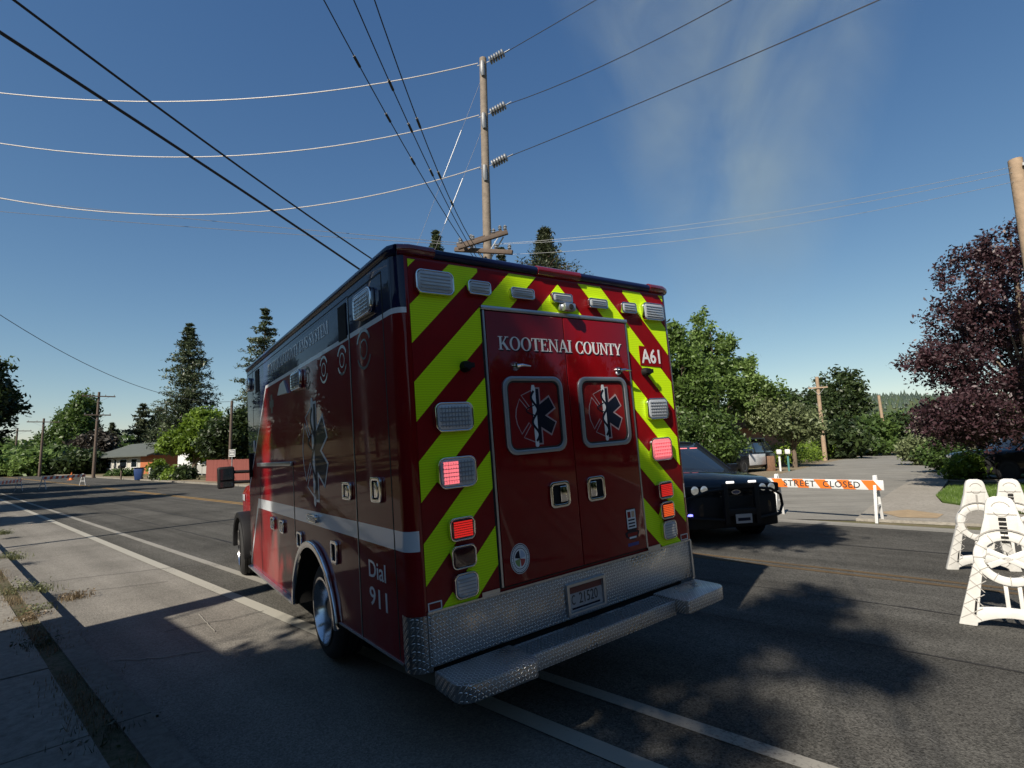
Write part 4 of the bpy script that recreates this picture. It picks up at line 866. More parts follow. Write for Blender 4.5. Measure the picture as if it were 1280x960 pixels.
sawhorse('low barricade with red and white board nearest the yellow line, far down the road', gp(53, 612), gp(103, 607), .74, .20, (m_barred, .62, .12), g_, .88)
sawhorse('low barricade with red and white board cut off by the left edge of the photo', gp(-22, 621), gp(23, 614), .66, .20, (m_barred, .62, .12), g_, .85)
# A-shaped plastic barricade ends
def a_panel(mb_m, t, ladder=True, solid=False):
    P = [(-.385, 0), (-.245, 0), (-.225, .05), (-.17, .075)] 
    q = MB()   # outer legs and top
    for s in (-1, 1):
        q.prism([(s*.395, 0), (s*.262, 0), (s*.190, .42), (s*.085, .86), (s*.098, 1.05), (s*.125, .95)], 'y', -.028, .028)
    q.build('side_rail', m_whitepl, t, bev=.012)
    q = MB(); q.prism([(-.155, .80), (.155, .80), (.100, 1.085), (.082, 1.125), (.04, 1.143), (-.04, 1.143), (-.082, 1.125), (-.100, 1.085)], 'y', -.024, .024); top = q.build('top_panel', m_whitepl, t, bev=.012)
    q = MB(); q.ring(circ(0, .60, .235, 36, .228), circ(0, .60, .162, 36, .156), 'y', -.034, .034); q.build('ring', m_whitepl, t, bev=.012)
    # bottom arched bar
    A = [(x, .16 + .03*(1 - (x/.26)**2)) for x in np.linspace(-.27, .27, 12)]; B_ = [(x, .03 + .075*(1 - (x/.26)**2)) for x in np.linspace(-.27, .27, 12)]
    q = MB(); q.ring(A, B_, 'y', -.026, .026, closed=False); q.build('bottom_bar', m_whitepl, t, bev=.008)
    for x in (-.055, .035): MB().box(x, x + .03, -.016, .016, .165, .40).build('post', m_whitepl, t, bev=.004)
    if solid:
        for a in (28, -25):
            a = math.radians(a); c_, s_ = math.cos(a), math.sin(a); q = MB(); q.beam((-.15*c_, 0, .60 - .15*s_), (.15*c_, 0, .60 + .15*s_), .03, .05, up=(0, 0, 1)); q.build('ring_spoke', m_whitepl, t, bev=.006)
    # ribs (grooved lines in the moulding)
    r = MB()
    def ln(a, c, w=.011): r.ribbon([a, c], w, 'y', -.0305, -.0275)
    for s in (-1, 1):
        for k in range(5):
            z0 = .06 + k*.12; f0 = lambda z: (.395 - z*.262, .235 - z*.19)
            o0, i0 = f0(z0); o1, i1 = f0(z0 + .10)
            ln((s*o0*.97, z0), (s*i1*1.04, z0 + .10), .007); ln((s*i0*1.03, z0), (s*o1*.97, z0 + .10), .007)
    r.build('moulded_rib', m_whitedk, t)['kind'] = 'stuff'
    r = MB(); r.ribbon(arc(0, .60, .255, 35, 145, 10), .012, 'y', -.0365, -.0300); r.ribbon([(-.11, .985), (.11, .985)], .010, 'y', -.0265, -.0238); r.ribbon(arc(0, 1.02, .055, 200, 340, 8), .008, 'y', -.0265, -.0238); r.ribbon(arc(0, 1.03, .065, 20, 160, 8), .008, 'y', -.0265, -.0238)
    for a in range(0, 360, 30): a_ = math.radians(a); r.ribbon([(.15*math.cos(a_), .60 + .145*math.sin(a_)), (.232*math.cos(a_), .60 + .225*math.sin(a_))], .007, 'y', -.0365, -.0338)
    r.build('moulded_rib', m_whitedk, t)['kind'] = 'stuff'
    if ladder:
        for k in range(6): MB().box(-.026, .026, -.0385, -.0275, .735 + k*.040, .757 + k*.040).build('slot', m_void, top)
    else: MB().box(-.010, .010, -.0285, -.0235, .80, .95).build('slot', m_whitedk, top)
    for s in (-1, 1): MB().prism([(s*.262, .10), (s*.278, .10), (s*.255, .235), (s*.239, .235)], 'y', -.0300, -.0270).build('slot', m_void, t)
ga = 'white plastic A-shaped barricade ends on the right'
for (px, py), rz, lean, lad, sol, lab in (((1273, 790), -.25, -.10, True, True, 'front white plastic A-shaped barricade end with black slots under its tip'), ((1229, 713), .15, .06, False, False, 'leftmost white plastic A-shaped barricade end with an open round hole'), ((1276, 714), -.2, .05, True, True, 'rear white plastic A-shaped barricade end standing behind the front one')):
    p = gp(px, py); t = thing('barricade_end', lab, 'barricade', (p.x, p.y, 0), -.45 + rz, ga); a_panel(None, t, lad, sol); t.rotation_euler[0] = lean
# braces that splay behind each end
# ------------------------------------------------------------------ poles and wires
def pole(name, label, x, y, h, r0, r1, mt, rz=0, arms=(), cat='utility pole', group=None, lean=(0, 0)):
    t = thing(name, label, cat, (x, y, 0), rz, group)
    q = MB(); n = 10; q.tube([(lean[0]*h*i/n, lean[1]*h*i/n, h*i/n - .3*(i == 0)) for i in range(n+1)], [r0 + (r1 - r0)*i/n for i in range(n+1)], 14); q.build('pole_shaft', mt, t, smooth=True)
    for z, w in arms:
        q = MB(); q.beam((-w/2, -r1 - .05, z), (w/2, -r1 - .05, z), .10, .12); q.build('crossarm', mt, t)
        for s in (-1, 1): MB().beam((s*w*.32, -r1 - .06, z - .05), (0, -r1 - .04, z - .65), .04, .02).build('arm_brace', m_galv, t)
        for k in (-.46, -.2, .2, .46):
            q = MB(); q.lathe([(z + .06, .02), (z + .10, .045), (z + .13, .03), (z + .17, .05), (z + .22, .02)], 'z', 8, (k*w, -r1 - .05, 0)); q.build('insulator', m_insul, t, smooth=True)
    return t
mp_ = pole('utility_pole', 'tall grey power pole with three insulators rising behind the ambulance', -.75, 18.4, 16.5, .19, .135, m_wood)
for z in (16.30, 14.18, 12.12):
    q = MB(); q.tube([(-.02, -.13, z - .02), (-.02, -.17, z - .5), (.0, -.16, z - .62)], [.08, .09, .06], 8); q.build('bracket', m_insul, mp_, smooth=True)
    a = Vector((.20, -.05, z + .03)); b_ = Vector((.86, -.30, z + .22)); d = (b_ - a).normalized(); q = MB(); q.tube([(-.25, .1, z - .02), a, b_, b_ + d*.18], .014, 6)
    ins = q.build('insulator_rod', m_galv, mp_)
    for k in range(6):
        c0 = a + d * (.10 + k * .105); q = MB(); q.tube([c0 - d*.022, c0 + d*.028, c0 + d*.06], [.155, .145, .05], 12); q.build('insulator_disc', m_insul, ins, smooth=True)
for z in np.arange(4, 15.5, 1.35): MB().lathe([(z, .178 - z*.0028), (z + .03, .178 - z*.0028)], 'z', 14).build('pole_band', m_galv, mp_)
# the low cross-arms, turned across the street
ca = [((-1.05, -.35, 8.95), (.55, .1, 9.62)), ((-1.0, -.72, 8.75), (.75, -.75, 9.25)), ((-1.15, -.3, 8.85), (.9, -.9, 8.45))]
for a, b_ in ca:
    q = MB(); q.beam(a, b_, .13, .15); q.build('crossarm', m_wooddk, mp_, bev=.01)
    for k in (.06, .3, .72, .95):
        c0 = Vector(a).lerp(Vector(b_), k) + Vector((0, 0, .08)); q = MB(); q.lathe([(0, .02), (.06, .07), (.10, .05), (.14, .075), (.2, .03)], 'z', 10, c0); q.build('insulator', m_insul, mp_, smooth=True)
for a, b_ in (((-.6, -.3, 9.1), (0, -.12, 8.3)), ((.5, -.1, 9.5), (0, -.12, 8.7)), ((.6, -.7, 9.1), (.02, -.1, 8.4))): MB().beam(a, b_, .035, .035).build('arm_brace', m_galv, mp_)
rp_ = pole('utility_pole', 'tan wooden utility pole at the right edge above the purple-leaved tree', 14.35, 14.0, 9.35, .21, .16, m_woodtan, .6, [], lean=(-.01, 0)); q = MB(); q.beam((-.25, -.2, 9.1), (.05, -.2, 9.1), .08, .08); q.build('bracket', m_galv, rp_)
gl_ = 'utility poles along the far left street'
for px, py0, top, Y, lab, mt, w in ((124, 597, 490, 58.9, 'brown utility pole with two crossarms beside the ranch house', m_wooddk, 3.0), (55, 592, 523, 72, 'dark utility pole with a crossarm left of the ranch house, second from the left', m_wooddk, 3.4), (22, 588, 535, 88, 'small distant utility pole with a crossarm near the left edge', m_wooddk, 3.6)):
    a = at(px, top, Y); pole('utility_pole', lab, a.x, a.y, a.z, .17, .12, mt, math.radians(37), [(a.z - .5, w)] + ([(a.z - 2.6, w*.8)] if px > 100 else []), group=gl_)
a = at(290, 501, 42); pole('utility_pole', 'dark pole stub poking above the dark tree beside the ambulance front', a.x, a.y, a.z, .12, .10, m_wooddk)
gr_ = 'utility poles along the side street'
for px, top, Y, lab, w, mt in ((1021, 471, 47, 'tan utility pole with a short crossarm above the hedge', 1.5, m_woodtan), (1101, 494, 58, 'leaning reddish utility pole in front of the wooded hill', 0, m_woodtan), (1144, 520, 50, 'thin grey pole beside the purple-leaved tree', 1.2, m_wood)):
    a = at(px, top, Y); pole('utility_pole', lab, a.x + (.0 if px != 1101 else .0), a.y, a.z, .19, .14, mt, -.5, [(a.z - 1.0, w)] if w else [], group=gr_, lean=(-.03, 0) if px == 1101 else (0, 0))
    if px == 1101: pass
def wire(label, A, B_, sag, r, mt, group, ext=0, n=26, t0=0., t1=1., items=()):
    A = Vector(A); B_ = Vector(B_); pts = []
    for i in range(n + 1):
        k = t0 + (t1 - t0) * i / n; p = A.lerp(B_, k); p.z -= sag * 4 * k * (1 - k); pts.append(p)
    q = MB(); q.tube(pts, r, 5); o = q.build('power_line', mt, smooth=True); tag(o, label, 'power line', group)
    for k in items:
        p = A.lerp(B_, k); p.z -= sag * 4 * k * (1 - k); p2 = A.lerp(B_, k + .012); p2.z -= sag * 4 * (k + .012) * (1 - k - .012)
        c_ = MB(); c_.tube([p, p2], .03, 6); c_.build('wire_clamp', m_black, o)
    return o
g1 = 'pale power lines sweeping left from the tall pole'
for nm, zA, zB, sg in (('top', 16.36, 20.60, 3.61), ('middle', 14.23, 20.71, 4.45), ('bottom', 12.15, 20.25, 5.14)):
    wire(nm + ' of the three pale power lines sweeping left from the tall grey pole', (-.95, 18.45, zA), (-36, 16, zB), sg, .020, m_wirel, g1, n=40, t1=1.)
g2 = 'dark power lines running up right from the tall pole'
for nm, A, B_, sg in (('top', (.1, 18.1, 16.48), (14, 1, 10.8), 0), ('middle', (.1, 18.1, 14.38), (14, 1, 11.9), 1.24), ('bottom', (.1, 18.1, 12.32), (14, 1, 8.45), .2)):
    wire(nm + ' of the three dark power lines running up to the right from the tall pole', A, B_, sg, .013, m_wired, g2, t1=1.3)
g3 = 'dark power lines overhead with small clamps'
for nm, A, B_, sg, it in (('left', (-1.2, 18.4, 8.57), (-5.5, -2, 13.7), 1.05, (.27, .34, .41)), ('middle', (-1.0, 18.4, 8.4), (-4.3, -2, 13.8), 1.35, (.27, .345, .40)), ('right', (-.8, 18.4, 8.5), (-3.5, -2, 15.4), 2.6, (.24, .30, .38))):
    wire({'left': 'leftmost', 'middle': 'middle', 'right': 'rightmost'}[nm] + ' of the three dark overhead lines with clamps reaching the tall pole', A, B_, sg, .012, m_wired, g3, t1=1.15, items=it)
g4 = 'thick black cables from the upper left corner'
wire('upper thick black cable running from the upper left corner down to the ambulance roof', (-1, 18.4, 6.1), (-7.5, 1.0, 8.0), .45, .018, m_wired, g4, t1=1.2)
wire('lower thick black cable running from the upper left corner down to the ambulance roof', (-1, 18.4, 5.0), (-7.8, 1.0, 7.23), -.2, .024, m_wired, g4, t1=1.2)
g5 = 'thin grey lines to the left'
wire('upper thin grey line running flat from the left edge to the low crossarm', (-.75, 18.4, 9.1), (-40, 22, 16.2), .3, .010, m_wireg, g5)
wire('lower thin grey line running flat from the left edge to the low crossarm', (-.75, 18.4, 9.05), (-40, 22, 15.2), .3, .010, m_wireg, g5)
g6 = 'faint pale lines on the right'
for nm, zA, zB, sg in (('top', 9.13, 9.22, .33), ('middle', 8.97, 9.2, .40), ('bottom', 8.70, 8.8, .42)):
    wire(nm + ' of the three faint pale lines between the right edge pole and the tall pole', (14.2, 13.9, zA), (-.5, 18.6, zB), sg, .0065, m_galv, g6)
wire('single cable sloping from the left edge down to the pole beside the dark tree', (-22.6, 42, 6.2), (-24, 20, 10.4), 1.75, .016, m_wireg, 'service cable')
for k, (a_, b_) in enumerate((((545, 220), (567, 180)), ((548, 268), (570, 230)))): pass
for k, (zt_, xa, za, xb, zb) in enumerate(((15.6, -1.62, 13.6, -2.32, 11.75), (13.6, -1.55, 11.55, -2.28, 9.95))):
    q = MB(); A = Vector((-.85, 18.4, zt_)); D_ = Vector((xb - A.x, 0, zb - zt_)); q.tube([A, A + D_ * (zt_ / -D_.z)], .006, 5); o = q.build('guy_wire', m_wireg); tag(o, ('upper', 'lower')[k] + ' thin guy wire with a white rod left of the tall pole', 'guy wire')
    q = MB(); q.tube([A + D_*.52, A + D_*1.0], .018, 8); q.build('guy_rod', m_galv, o, smooth=True)
# ------------------------------------------------------------------ leaves and trees
def leaves_at(C, R, n, size, up=.35, flat=1.0, asp=.55, droop=0.):
    # C (k,3) clump centres, R clump radius, n leaves per clump
    C = np.asarray(C, float); k = len(C); N = k * n
    ctr = np.repeat(C, n, 0) + RNG.normal(0, 1, (N, 3)) * (np.repeat(np.asarray(R).reshape(-1, 1) if np.ndim(R) else np.full((k, 1), R), n, 0)) * np.array([1, 1, flat]) * .55
    nrm = RNG.normal(0, 1, (N, 3)); nrm[:, 2] += up * 2.5; nrm /= np.linalg.norm(nrm, axis=1, keepdims=True)
    a = RNG.normal(0, 1, (N, 3)); a[:, 2] -= droop; u = np.cross(nrm, a); u /= np.linalg.norm(u, axis=1, keepdims=True) + 1e-9; v = np.cross(nrm, u)
    s = size * RNG.uniform(.6, 1.3, (N, 1)); v = v * s; u = u * s * asp
    V = np.stack([ctr - v, ctr + u * .9 - v*.1, ctr + v, ctr - u * .9 - v*.1], 1).reshape(-1, 3)
    return V
def crown_pts(blobs, n, shell=.55):
    # blobs (x,y,z,rx,ry,rz): clump centres, more of them near the surface
    w = np.array([b[3]*b[4]*b[5] for b in blobs])**.7; w /= w.sum(); out = []
    for b, k in zip(blobs, RNG.multinomial(n, w)):
        d = RNG.normal(0, 1, (k, 3)); d /= np.linalg.norm(d, axis=1, keepdims=True); r = RNG.uniform(shell**3, 1, (k, 1))**(1/3) * RNG.uniform(.86, 1.16, (k, 1))
        out.append(np.array(b[:3]) + d * r * np.array(b[3:]))
    return np.concatenate(out)
def limbs(q, base, C, r, nl=14, z0=.25):
    base = Vector(base); C = [Vector(c) for c in C]
    for c in random.sample(C, min(nl, len(C))):
        h = base.z + (c.z - base.z) * random.uniform(z0, z0 + .35); s = Vector((base.x, base.y, h)); mid = s.lerp(c, .5) + Vector((0, 0, .12 * (c - s).length)); k = random.uniform(.25, .5) * r
        q.tube([s, mid, s.lerp(c, .95)], [k, k*.55, k*.15], 5, cap=False)
def tree(name, label, x, y, H, blobs, mt, n=420, lpc=26, leaf=.16, R=.42, r=.2, bark=None, up=.35, group=None, cat='tree', shell=.5, z_low=0., nl=16, sub=3):
    # blobs relative to the base as fractions: (dx, dy, z, rx, ry, rz) in metres
    t = thing(name, label, cat, (x, y, 0), RNG.uniform(0, 0.01), group)
    # break every blob into smaller ones so that the outline is uneven
    BL = []
    for b in blobs:
        BL.append((b[0], b[1], b[2], b[3]*.78, b[4]*.78, b[5]*.80))
        for i in range(sub * 3):
            d = RNG.normal(0, 1, 3); d /= np.linalg.norm(d); f = RNG.uniform(.22, .42)
            BL.append((b[0] + d[0]*b[3]*.72, b[1] + d[1]*b[4]*.72, b[2] + d[2]*b[5]*.74, b[3]*f, b[4]*f, b[5]*f))
    C = crown_pts(BL, n, shell); C = C[C[:, 2] > z_low]
    V = leaves_at(C, R, lpc, leaf, up); V[:, 2] = np.maximum(V[:, 2], .02)
    raw('crown', V, np.arange(len(V)).reshape(-1, 4), mt, t)
    q = MB(); hb = max(b[2] for b in blobs); q.tube([(0, 0, -.1), (.03*H*.2, 0, hb*.35), (0, .02*H*.2, hb*.7), (0, 0, hb*1.02)], [r, r*.8, r*.5, r*.12], 9)
    limbs(q, (0, 0, 0), [tuple(c) for c in C[:200]], r, nl); q.build('trunk', bark or m_bark, t, smooth=True)
    return t
def conifer(label, x, y, H, Rm, mt, z0=.12, lev=26, nb=9, leaf=.2, lpc=10, r=.22, open_=.0, pw=.8, group=None, sparse=.15, tip=.04):
    t = thing('conifer_tree', label, 'tree', (x, y, 0), 0, group); q = MB(); q.tube([(0, 0, -.1), (0, 0, H*.5), (0, 0, H*.99)], [r, r*.6, r*.08], 8); Cs = []; Rs = []
    for i in range(lev):
        f = z0 + (1 - z0) * (i + RNG.uniform(-.3, .3)) / lev
        if f > .985: continue
        Ln = Rm * min(1, (1 - f)*4.5 + .12) * ((1 - (f - z0)/(1 - z0))**pw * (.9 if f > z0 + .12 else .65 + (f - z0)*2)) + H*tip*.3
        for j in range(nb):
            if RNG.random() < sparse: continue
            a = RNG.uniform(0, 2*PI); l_ = Ln * RNG.uniform(.55, 1.18); tipv = Vector((math.cos(a)*l_, math.sin(a)*l_, H*f + l_*RNG.uniform(-.22, .20))); s = Vector((0, 0, H*f))
            if l_ > .8: q.tube([s, s.lerp(tipv, .5) + Vector((0, 0, .05*l_)), tipv], [r*.16, r*.10, r*.03], 4, cap=False)
            m_ = max(2, int(l_ / (Rm*.16)))
            for k in range(m_):
                kk = (k + .6)/m_
                if kk < open_: continue
                c = s.lerp(tipv, kk); Cs.append(tuple(c)); Rs.append((.10*Rm + .10*l_*(1.1 - kk)) * min(1, (1 - f)*2.2 + .22) + .04)
    V = leaves_at(Cs, np.array(Rs), lpc, leaf, .5, .55, .35); raw('crown', V, np.arange(len(V)).reshape(-1, 4), mt, t); q.build('trunk', m_bark, t, smooth=True)
    return t
lg_light = leaf_mat('leaves light green', (.06, .105, .024), (.215, .32, .085), .42)
lg_light2 = leaf_mat('leaves fresh green', (.045, .08, .018), (.155, .25, .055), .42)
lg_mid = leaf_mat('leaves mid green', (.030, .060, .013), (.115, .185, .042), .38)
lg_dark = leaf_mat('leaves dark green', (.014, .028, .009), (.055, .085, .022), .3)
lg_bright = leaf_mat('leaves lime green', (.075, .13, .014), (.21, .31, .035), .42)
lg_grey = leaf_mat('leaves grey green', (.09, .115, .05), (.27, .32, .15), .4)
lg_purple = leaf_mat('leaves purple', (.020, .009, .012), (.075, .034, .041), .25, .5)
lg_brown = leaf_mat('leaves dull purple brown', (.02, .018, .014), (.08, .065, .05), .2)
lg_con = leaf_mat('needles blue green', (.018, .032, .014), (.085, .112, .050), .2)
lg_cond = leaf_mat('needles dark green', (.015, .025, .012), (.07, .085, .036), .2)
# right side
a = at(886, 392, 37); tree('leafy_tree', 'tall light green maple between the ambulance and the dark trees', a.x, 37, a.z, [(0, 0, 5.2, 2.8, 2.8, 2.8), (-.2, 0, 7.6, 2.0, 2.0, 2.3), (-.4, 0, 9.9, .9, .9, 1.5), (.9, 0, 8.7, .7, .7, 1.1), (2.7, -.3, 4.9, 2.0, 2, 1.6), (1.8, 0, 6.6, 1.5, 1.5, 1.5)], lg_light, 900, 30, .14, .30, .28, sub=4)
a = at(850, 405, 29); tree('leafy_tree', 'feathery green tree right beside the ambulance corner', a.x, 29, a.z, [(0, 0, 3.2, 2.2, 2.2, 2.6), (0, 0, 5.8, 1.6, 1.6, 2.3), (-.4, 0, 7.8, .7, .7, 1.0)], lg_light2, 700, 28, .13, .34, .22)
a = at(878, 500, 26); tree('leafy_bush', 'dense green bush behind the black police SUV', a.x - .3, 26, 4, [(0, 0, 1.9, 1.9, 1.6, 1.7), (.9, .2, 1.5, 1.3, 1.3, 1.3)], lg_mid, 420, 26, .10, .28, .1, cat='bush')
a = at(990, 540, 36); tree('leafy_bush', 'pale grey-green bushy tree hanging over the parked police car', a.x, 36, 5, [(0, 0, 3.0, 2.0, 2.0, 1.5), (-1.8, -.2, 3.6, 1.6, 1.5, 1.4)], lg_grey, 520, 26, .13, .32, .16)
for k, (px, top, Y, w, mt, lab) in enumerate(((1043, 457, 78, 4.2, lg_dark, 'rounded dark green tree behind the tan utility pole'), (1003, 484, 76, 5.0, lg_dark, 'dark broad tree just left of the tan utility pole'), (975, 490, 70, 4.4, lg_dark, 'dark tree behind the pale bushy tree'), (1075, 522, 60, 3.6, lg_mid, 'mid green tree right of the rounded dark tree'), (1118, 518, 75, 5.0, lg_mid, 'green tree at the end of the side street'), (1155, 515, 60, 4.0, lg_dark, 'dark tree behind the left edge of the purple tree'), (1035, 530, 52, 3.4, lg_dark, 'low dark tree above the hedge'), (1200, 500, 62, 6.0, lg_mid, 'green tree hidden behind the purple-leaved tree'))):
    a = at(px, top, Y); H = a.z; tree('leafy_tree', lab, a.x, Y, H, [(0, 0, H*.50, w, w, H*.46), (w*.3, 0, H*.70, w*.6, w*.6, H*.28), (-w*.45, 0, H*.55, w*.5, w*.5, H*.25)], mt, 420, 22, .30, .7, .3, group='dark trees past the side street')
a = at(1262, 292, 17.2); tree('purple_tree', 'purple-leaved plum tree at the right edge by the tan pole', a.x, 17.2, a.z, [(.2, 0, 4.5, 2.9, 3.0, 2.3), (.2, 0, 6.3, 1.8, 1.8, 1.7), (-2.3, -.3, 2.6, 1.9, 1.7, 1.5), (-2.7, 0, 4.1, 1.3, 1.2, .7), (-1.2, 0, 5.7, 1.2, 1.2, 1.2), (2.4, 0, 4.0, 2.2, 2.2, 1.9), (-.7, 0, 8.0, .35, .35, .9), (.4, 0, 8.2, .35, .35, 1.0), (-.1, 0, 8.1, .3, .3, .8), (1.1, 0, 7.9, .4, .4, .9), (-1.9, 0, 6.8, .7, .7, 1.3), (-1.0, 0, 7.6, .5, .5, .9), (-2.6, 0, 5.6, .6, .6, .7), (-3.4, 0, 4.2, .9, .7, .35), (-1.9, 0, 2.3, 1.8, 1.8, .9)], lg_purple, 2600, 26, .066, .22, .22, up=.2, shell=.3, nl=60, sub=5)
for px, py, Y, w, h, mt, lab in ((1208, 588, 21, .8, 1.2, lg_bright, 'bright green shrub under the purple tree'), (1180, 575, 26, 1.3, 1.6, lg_mid, 'green shrub left of the purple tree'), (1150, 568, 34, 1.2, 1.8, lg_grey, 'pale shrub at the far end of the side street'), (1090, 560, 58, 2.6, 2.6, lg_mid, 'green bush at the end of the hedge'), (1030, 550, 60, 2.4, 3.4, lg_grey, 'pale bush under the tan utility pole')):
    a = at(px, py, Y); tree('garden_shrub', lab, a.x, Y, h, [(0, 0, h*.5, w, w, h*.5)], mt, 150, 24, .10 * (Y/25), .22*(Y/25), .04, cat='shrub', nl=4, group='shrubs along the side street')
# hedge: low bright green bank left of the side street
hd = thing('hedge', 'low bright green hedge along the left side of the side street', 'hedge', (0, 0, 0)); C = []
e0, e1 = gp(988, 586), gp(1088, 567)
for i in range(420):
    k = RNG.uniform(0, 1); p = e0.lerp(e1, k); C.append((p.x - RNG.uniform(.3, 3.2) * (1 + k), p.y + RNG.uniform(0, 1.5), RNG.uniform(.15, 1.45)))
V = leaves_at(C, .42, 26, .12, .5); V[:, 2] = np.maximum(V[:, 2], .02); raw('foliage', V, np.arange(len(V)).reshape(-1, 4), lg_bright, hd)
q = MB()
for c in C[::14]: q.tube([(c[0], c[1], 0), (c[0], c[1], c[2])], .02, 4)
q.build('stem', m_bark, hd)
# conifers behind the ambulance
for px, top, Y, R_, lab in ((545, 286, 30, 3.4, 'left conifer tip showing above the ambulance roof'), (626, 306, 33, 3.2, 'small conifer tip between the pole and the dark conifer above the roof'), (680, 282, 30, 7.2, 'dark conifer above the middle of the ambulance roof')):
    a = at(px, top, Y); conifer(lab, a.x, Y, a.z, R_, lg_cond if px > 600 else lg_con, lev=44, nb=16, leaf=.12, lpc=24, z0=.2, group='conifers behind the ambulance', pw=.95, tip=.02)
# left side
a = at(238, 402, 74); conifer('tall open pine standing behind the lime green tree', a.x, 74, a.z, 5.4, lg_con, lev=36, nb=12, leaf=.25, lpc=20, z0=.16, pw=.62, sparse=.22, group='pines on the left')
a = at(332, 381, 60); conifer('tall ragged pine just left of the ambulance roof', a.x, 60, a.z, 4.2, lg_con, lev=30, nb=10, leaf=.22, lpc=20, z0=.12, pw=.55, sparse=.30, group='pines on the left')
for px, top, Y, R_, lab in ((180, 503, 110, 4.2, 'dark pine left of a pair behind the ranch house'), (200, 508, 112, 4.0, 'dark pine right of a pair behind the ranch house'), (141, 528, 120, 2.8, 'small pointed conifer above the ranch house roof')):
    a = at(px, top, Y); conifer(lab, a.x, Y, a.z, R_, lg_cond, lev=18, nb=8, leaf=.5, lpc=10, z0=.2, pw=.5, group='pines on the left')
for px, top, Y, w, mt, lab, hz in ((99, 487, 100, 3.0, lg_mid, 'tall narrow green tree left of the brown pole', 1), (113, 490, 104, 2.6, lg_mid, 'tall narrow green tree right behind the brown pole', 1), (83, 512, 106, 4.5, lg_mid, 'broad green tree beside the tall narrow ones', 1), (60, 545, 104, 5, lg_mid, 'green tree behind the second pole', 1), (30, 555, 90, 6, lg_mid, 'low wide green tree near the left edge', 1), (8, 562, 80, 5, lg_light, 'light green low tree at the left edge', 1), (120, 538, 90, 4.2, lg_brown, 'dull brownish tree behind the brown pole', 1), (148, 556, 100, 5, lg_mid, 'low green tree behind the ranch house roof', 1), (232, 545, 100, 6, lg_dark, 'dark tree behind the lime green tree', 1),
    (75, 560, 84, 4, lg_mid, 'bushy green tree left of the brown pole', 1), (45, 565, 78, 3.6, lg_light, 'light green bush cluster behind the barricades', 1), (100, 566, 80, 4, lg_dark, 'dark bush mass at the foot of the brown pole', 1)):
    a = at(px, top, Y); H = a.z; tree('leafy_tree', lab, a.x, Y, H, [(0, 0, H*.48, w, w, H*.44), (0, 0, H*.72, w*.5, w*.5, H*.28)], mt, 330, 20, .36, .8, .3, group='trees far down the left street')
a = at(246, 512, 50); tree('lime_tree', 'lime green maple in front of the tall pine', a.x, 50, a.z, [(.4, 0, 3.6, 2.6, 2.5, 2.0), (1.0, 0, 5.0, 2.0, 2.0, 1.5), (-1.7, -.5, 3.4, 1.5, 1.4, 1.1), (2.6, 0, 3.3, 1.9, 1.8, 1.7)], lg_bright, 760, 26, .2, .42, .24)
a = at(293, 512, 46); tree('leafy_tree', 'dark green tree close behind the ambulance mirror', a.x, 46, a.z, [(0, 0, 3.4, 2.3, 2.2, 2.4), (.8, 0, 5.0, 1.2, 1.2, 1.2)], lg_dark, 520, 24, .2, .42, .2)
for px, py, Y, w, h, mt, lab in ((197, 578, 52, .7, 1.7, lg_bright, 'bright round shrub by the corner of the ranch house'), (150, 586, 62, 1.6, .7, lg_mid, 'low shrub in front of the ranch house'), (219, 590, 44, .9, .9, lg_bright, 'yellow-green garden shrub in front of the grey wall'), (204, 588, 45, .7, 1.0, lg_dark, 'small dark shrub in front of the grey wall'), (233, 588, 43, .8, 1.1, lg_dark, 'dark shrub at the end of the grey wall')):
    a = at(px, py, Y); tree('garden_shrub', lab, a.x, Y, h, [(0, 0, h*.5, w, w, h*.5)], mt, 110, 22, .15, .3, .04, cat='shrub', nl=4, group='shrubs by the ranch house')
# big tree cut by the left edge, on the near side of the street
a = at(-46, 420, 31); tree('leafy_tree', 'dark leafy tree cut off by the left edge of the photo', a.x, 31, a.z, [(0, 0, 4.3, 3.2, 3.2, 2.6), (.3, 0, 6.7, 2.6, 2.6, 2.1), (1.6, 0, 5.2, 1.7, 1.7, 1.3)], lg_dark, 900, 28, .17, .40, .3)
# trees that stand left of the street outside the frame; their shadows cross the road
for t_, s_, H, w, lab in ((21, -8.5, 9, 2.6, 'nearest street tree left of the road'), (28.5, -6.3, 11, 3.4, 'dark broad street tree left of the road'), (37, -6.8, 12, 3.8, 'tall street tree left of the road'), (48, -7.2, 12, 4.2, 'far spreading tree left of the road'), (60, -7.5, 12, 4.6, 'farthest big tree left of the road')):
    p = rs(t_, s_); tree('leafy_tree', lab, p.x, p.y, H, [(0, 0, H*.52, w, w, H*.38), (0, 0, H*.8, w*.65, w*.65, H*.22)], lg_dark, 420, 24, .30, .6, .25, group='street trees left of the road')
for i, (az_, dd, H) in enumerate(((78, 30, 11), (92, 26, 12), (105, 25, 13), (118, 24, 12), (131, 26, 13), (145, 28, 12))):  # unseen trees, added to darken the reflections in the rear doors
    x = dd*math.sin(math.radians(az_)); y = dd*math.cos(math.radians(az_)); tree('leafy_tree', ['wide', 'leafy', 'full', 'rounded', 'tall', 'old'][i] + ' dark unseen tree added right of the camera', x, y, H, [(0, 0, H*.5, 4.4, 4.4, H*.46)], lg_dark, 300, 20, .4, .9, .3, group='unseen trees added right of the camera')
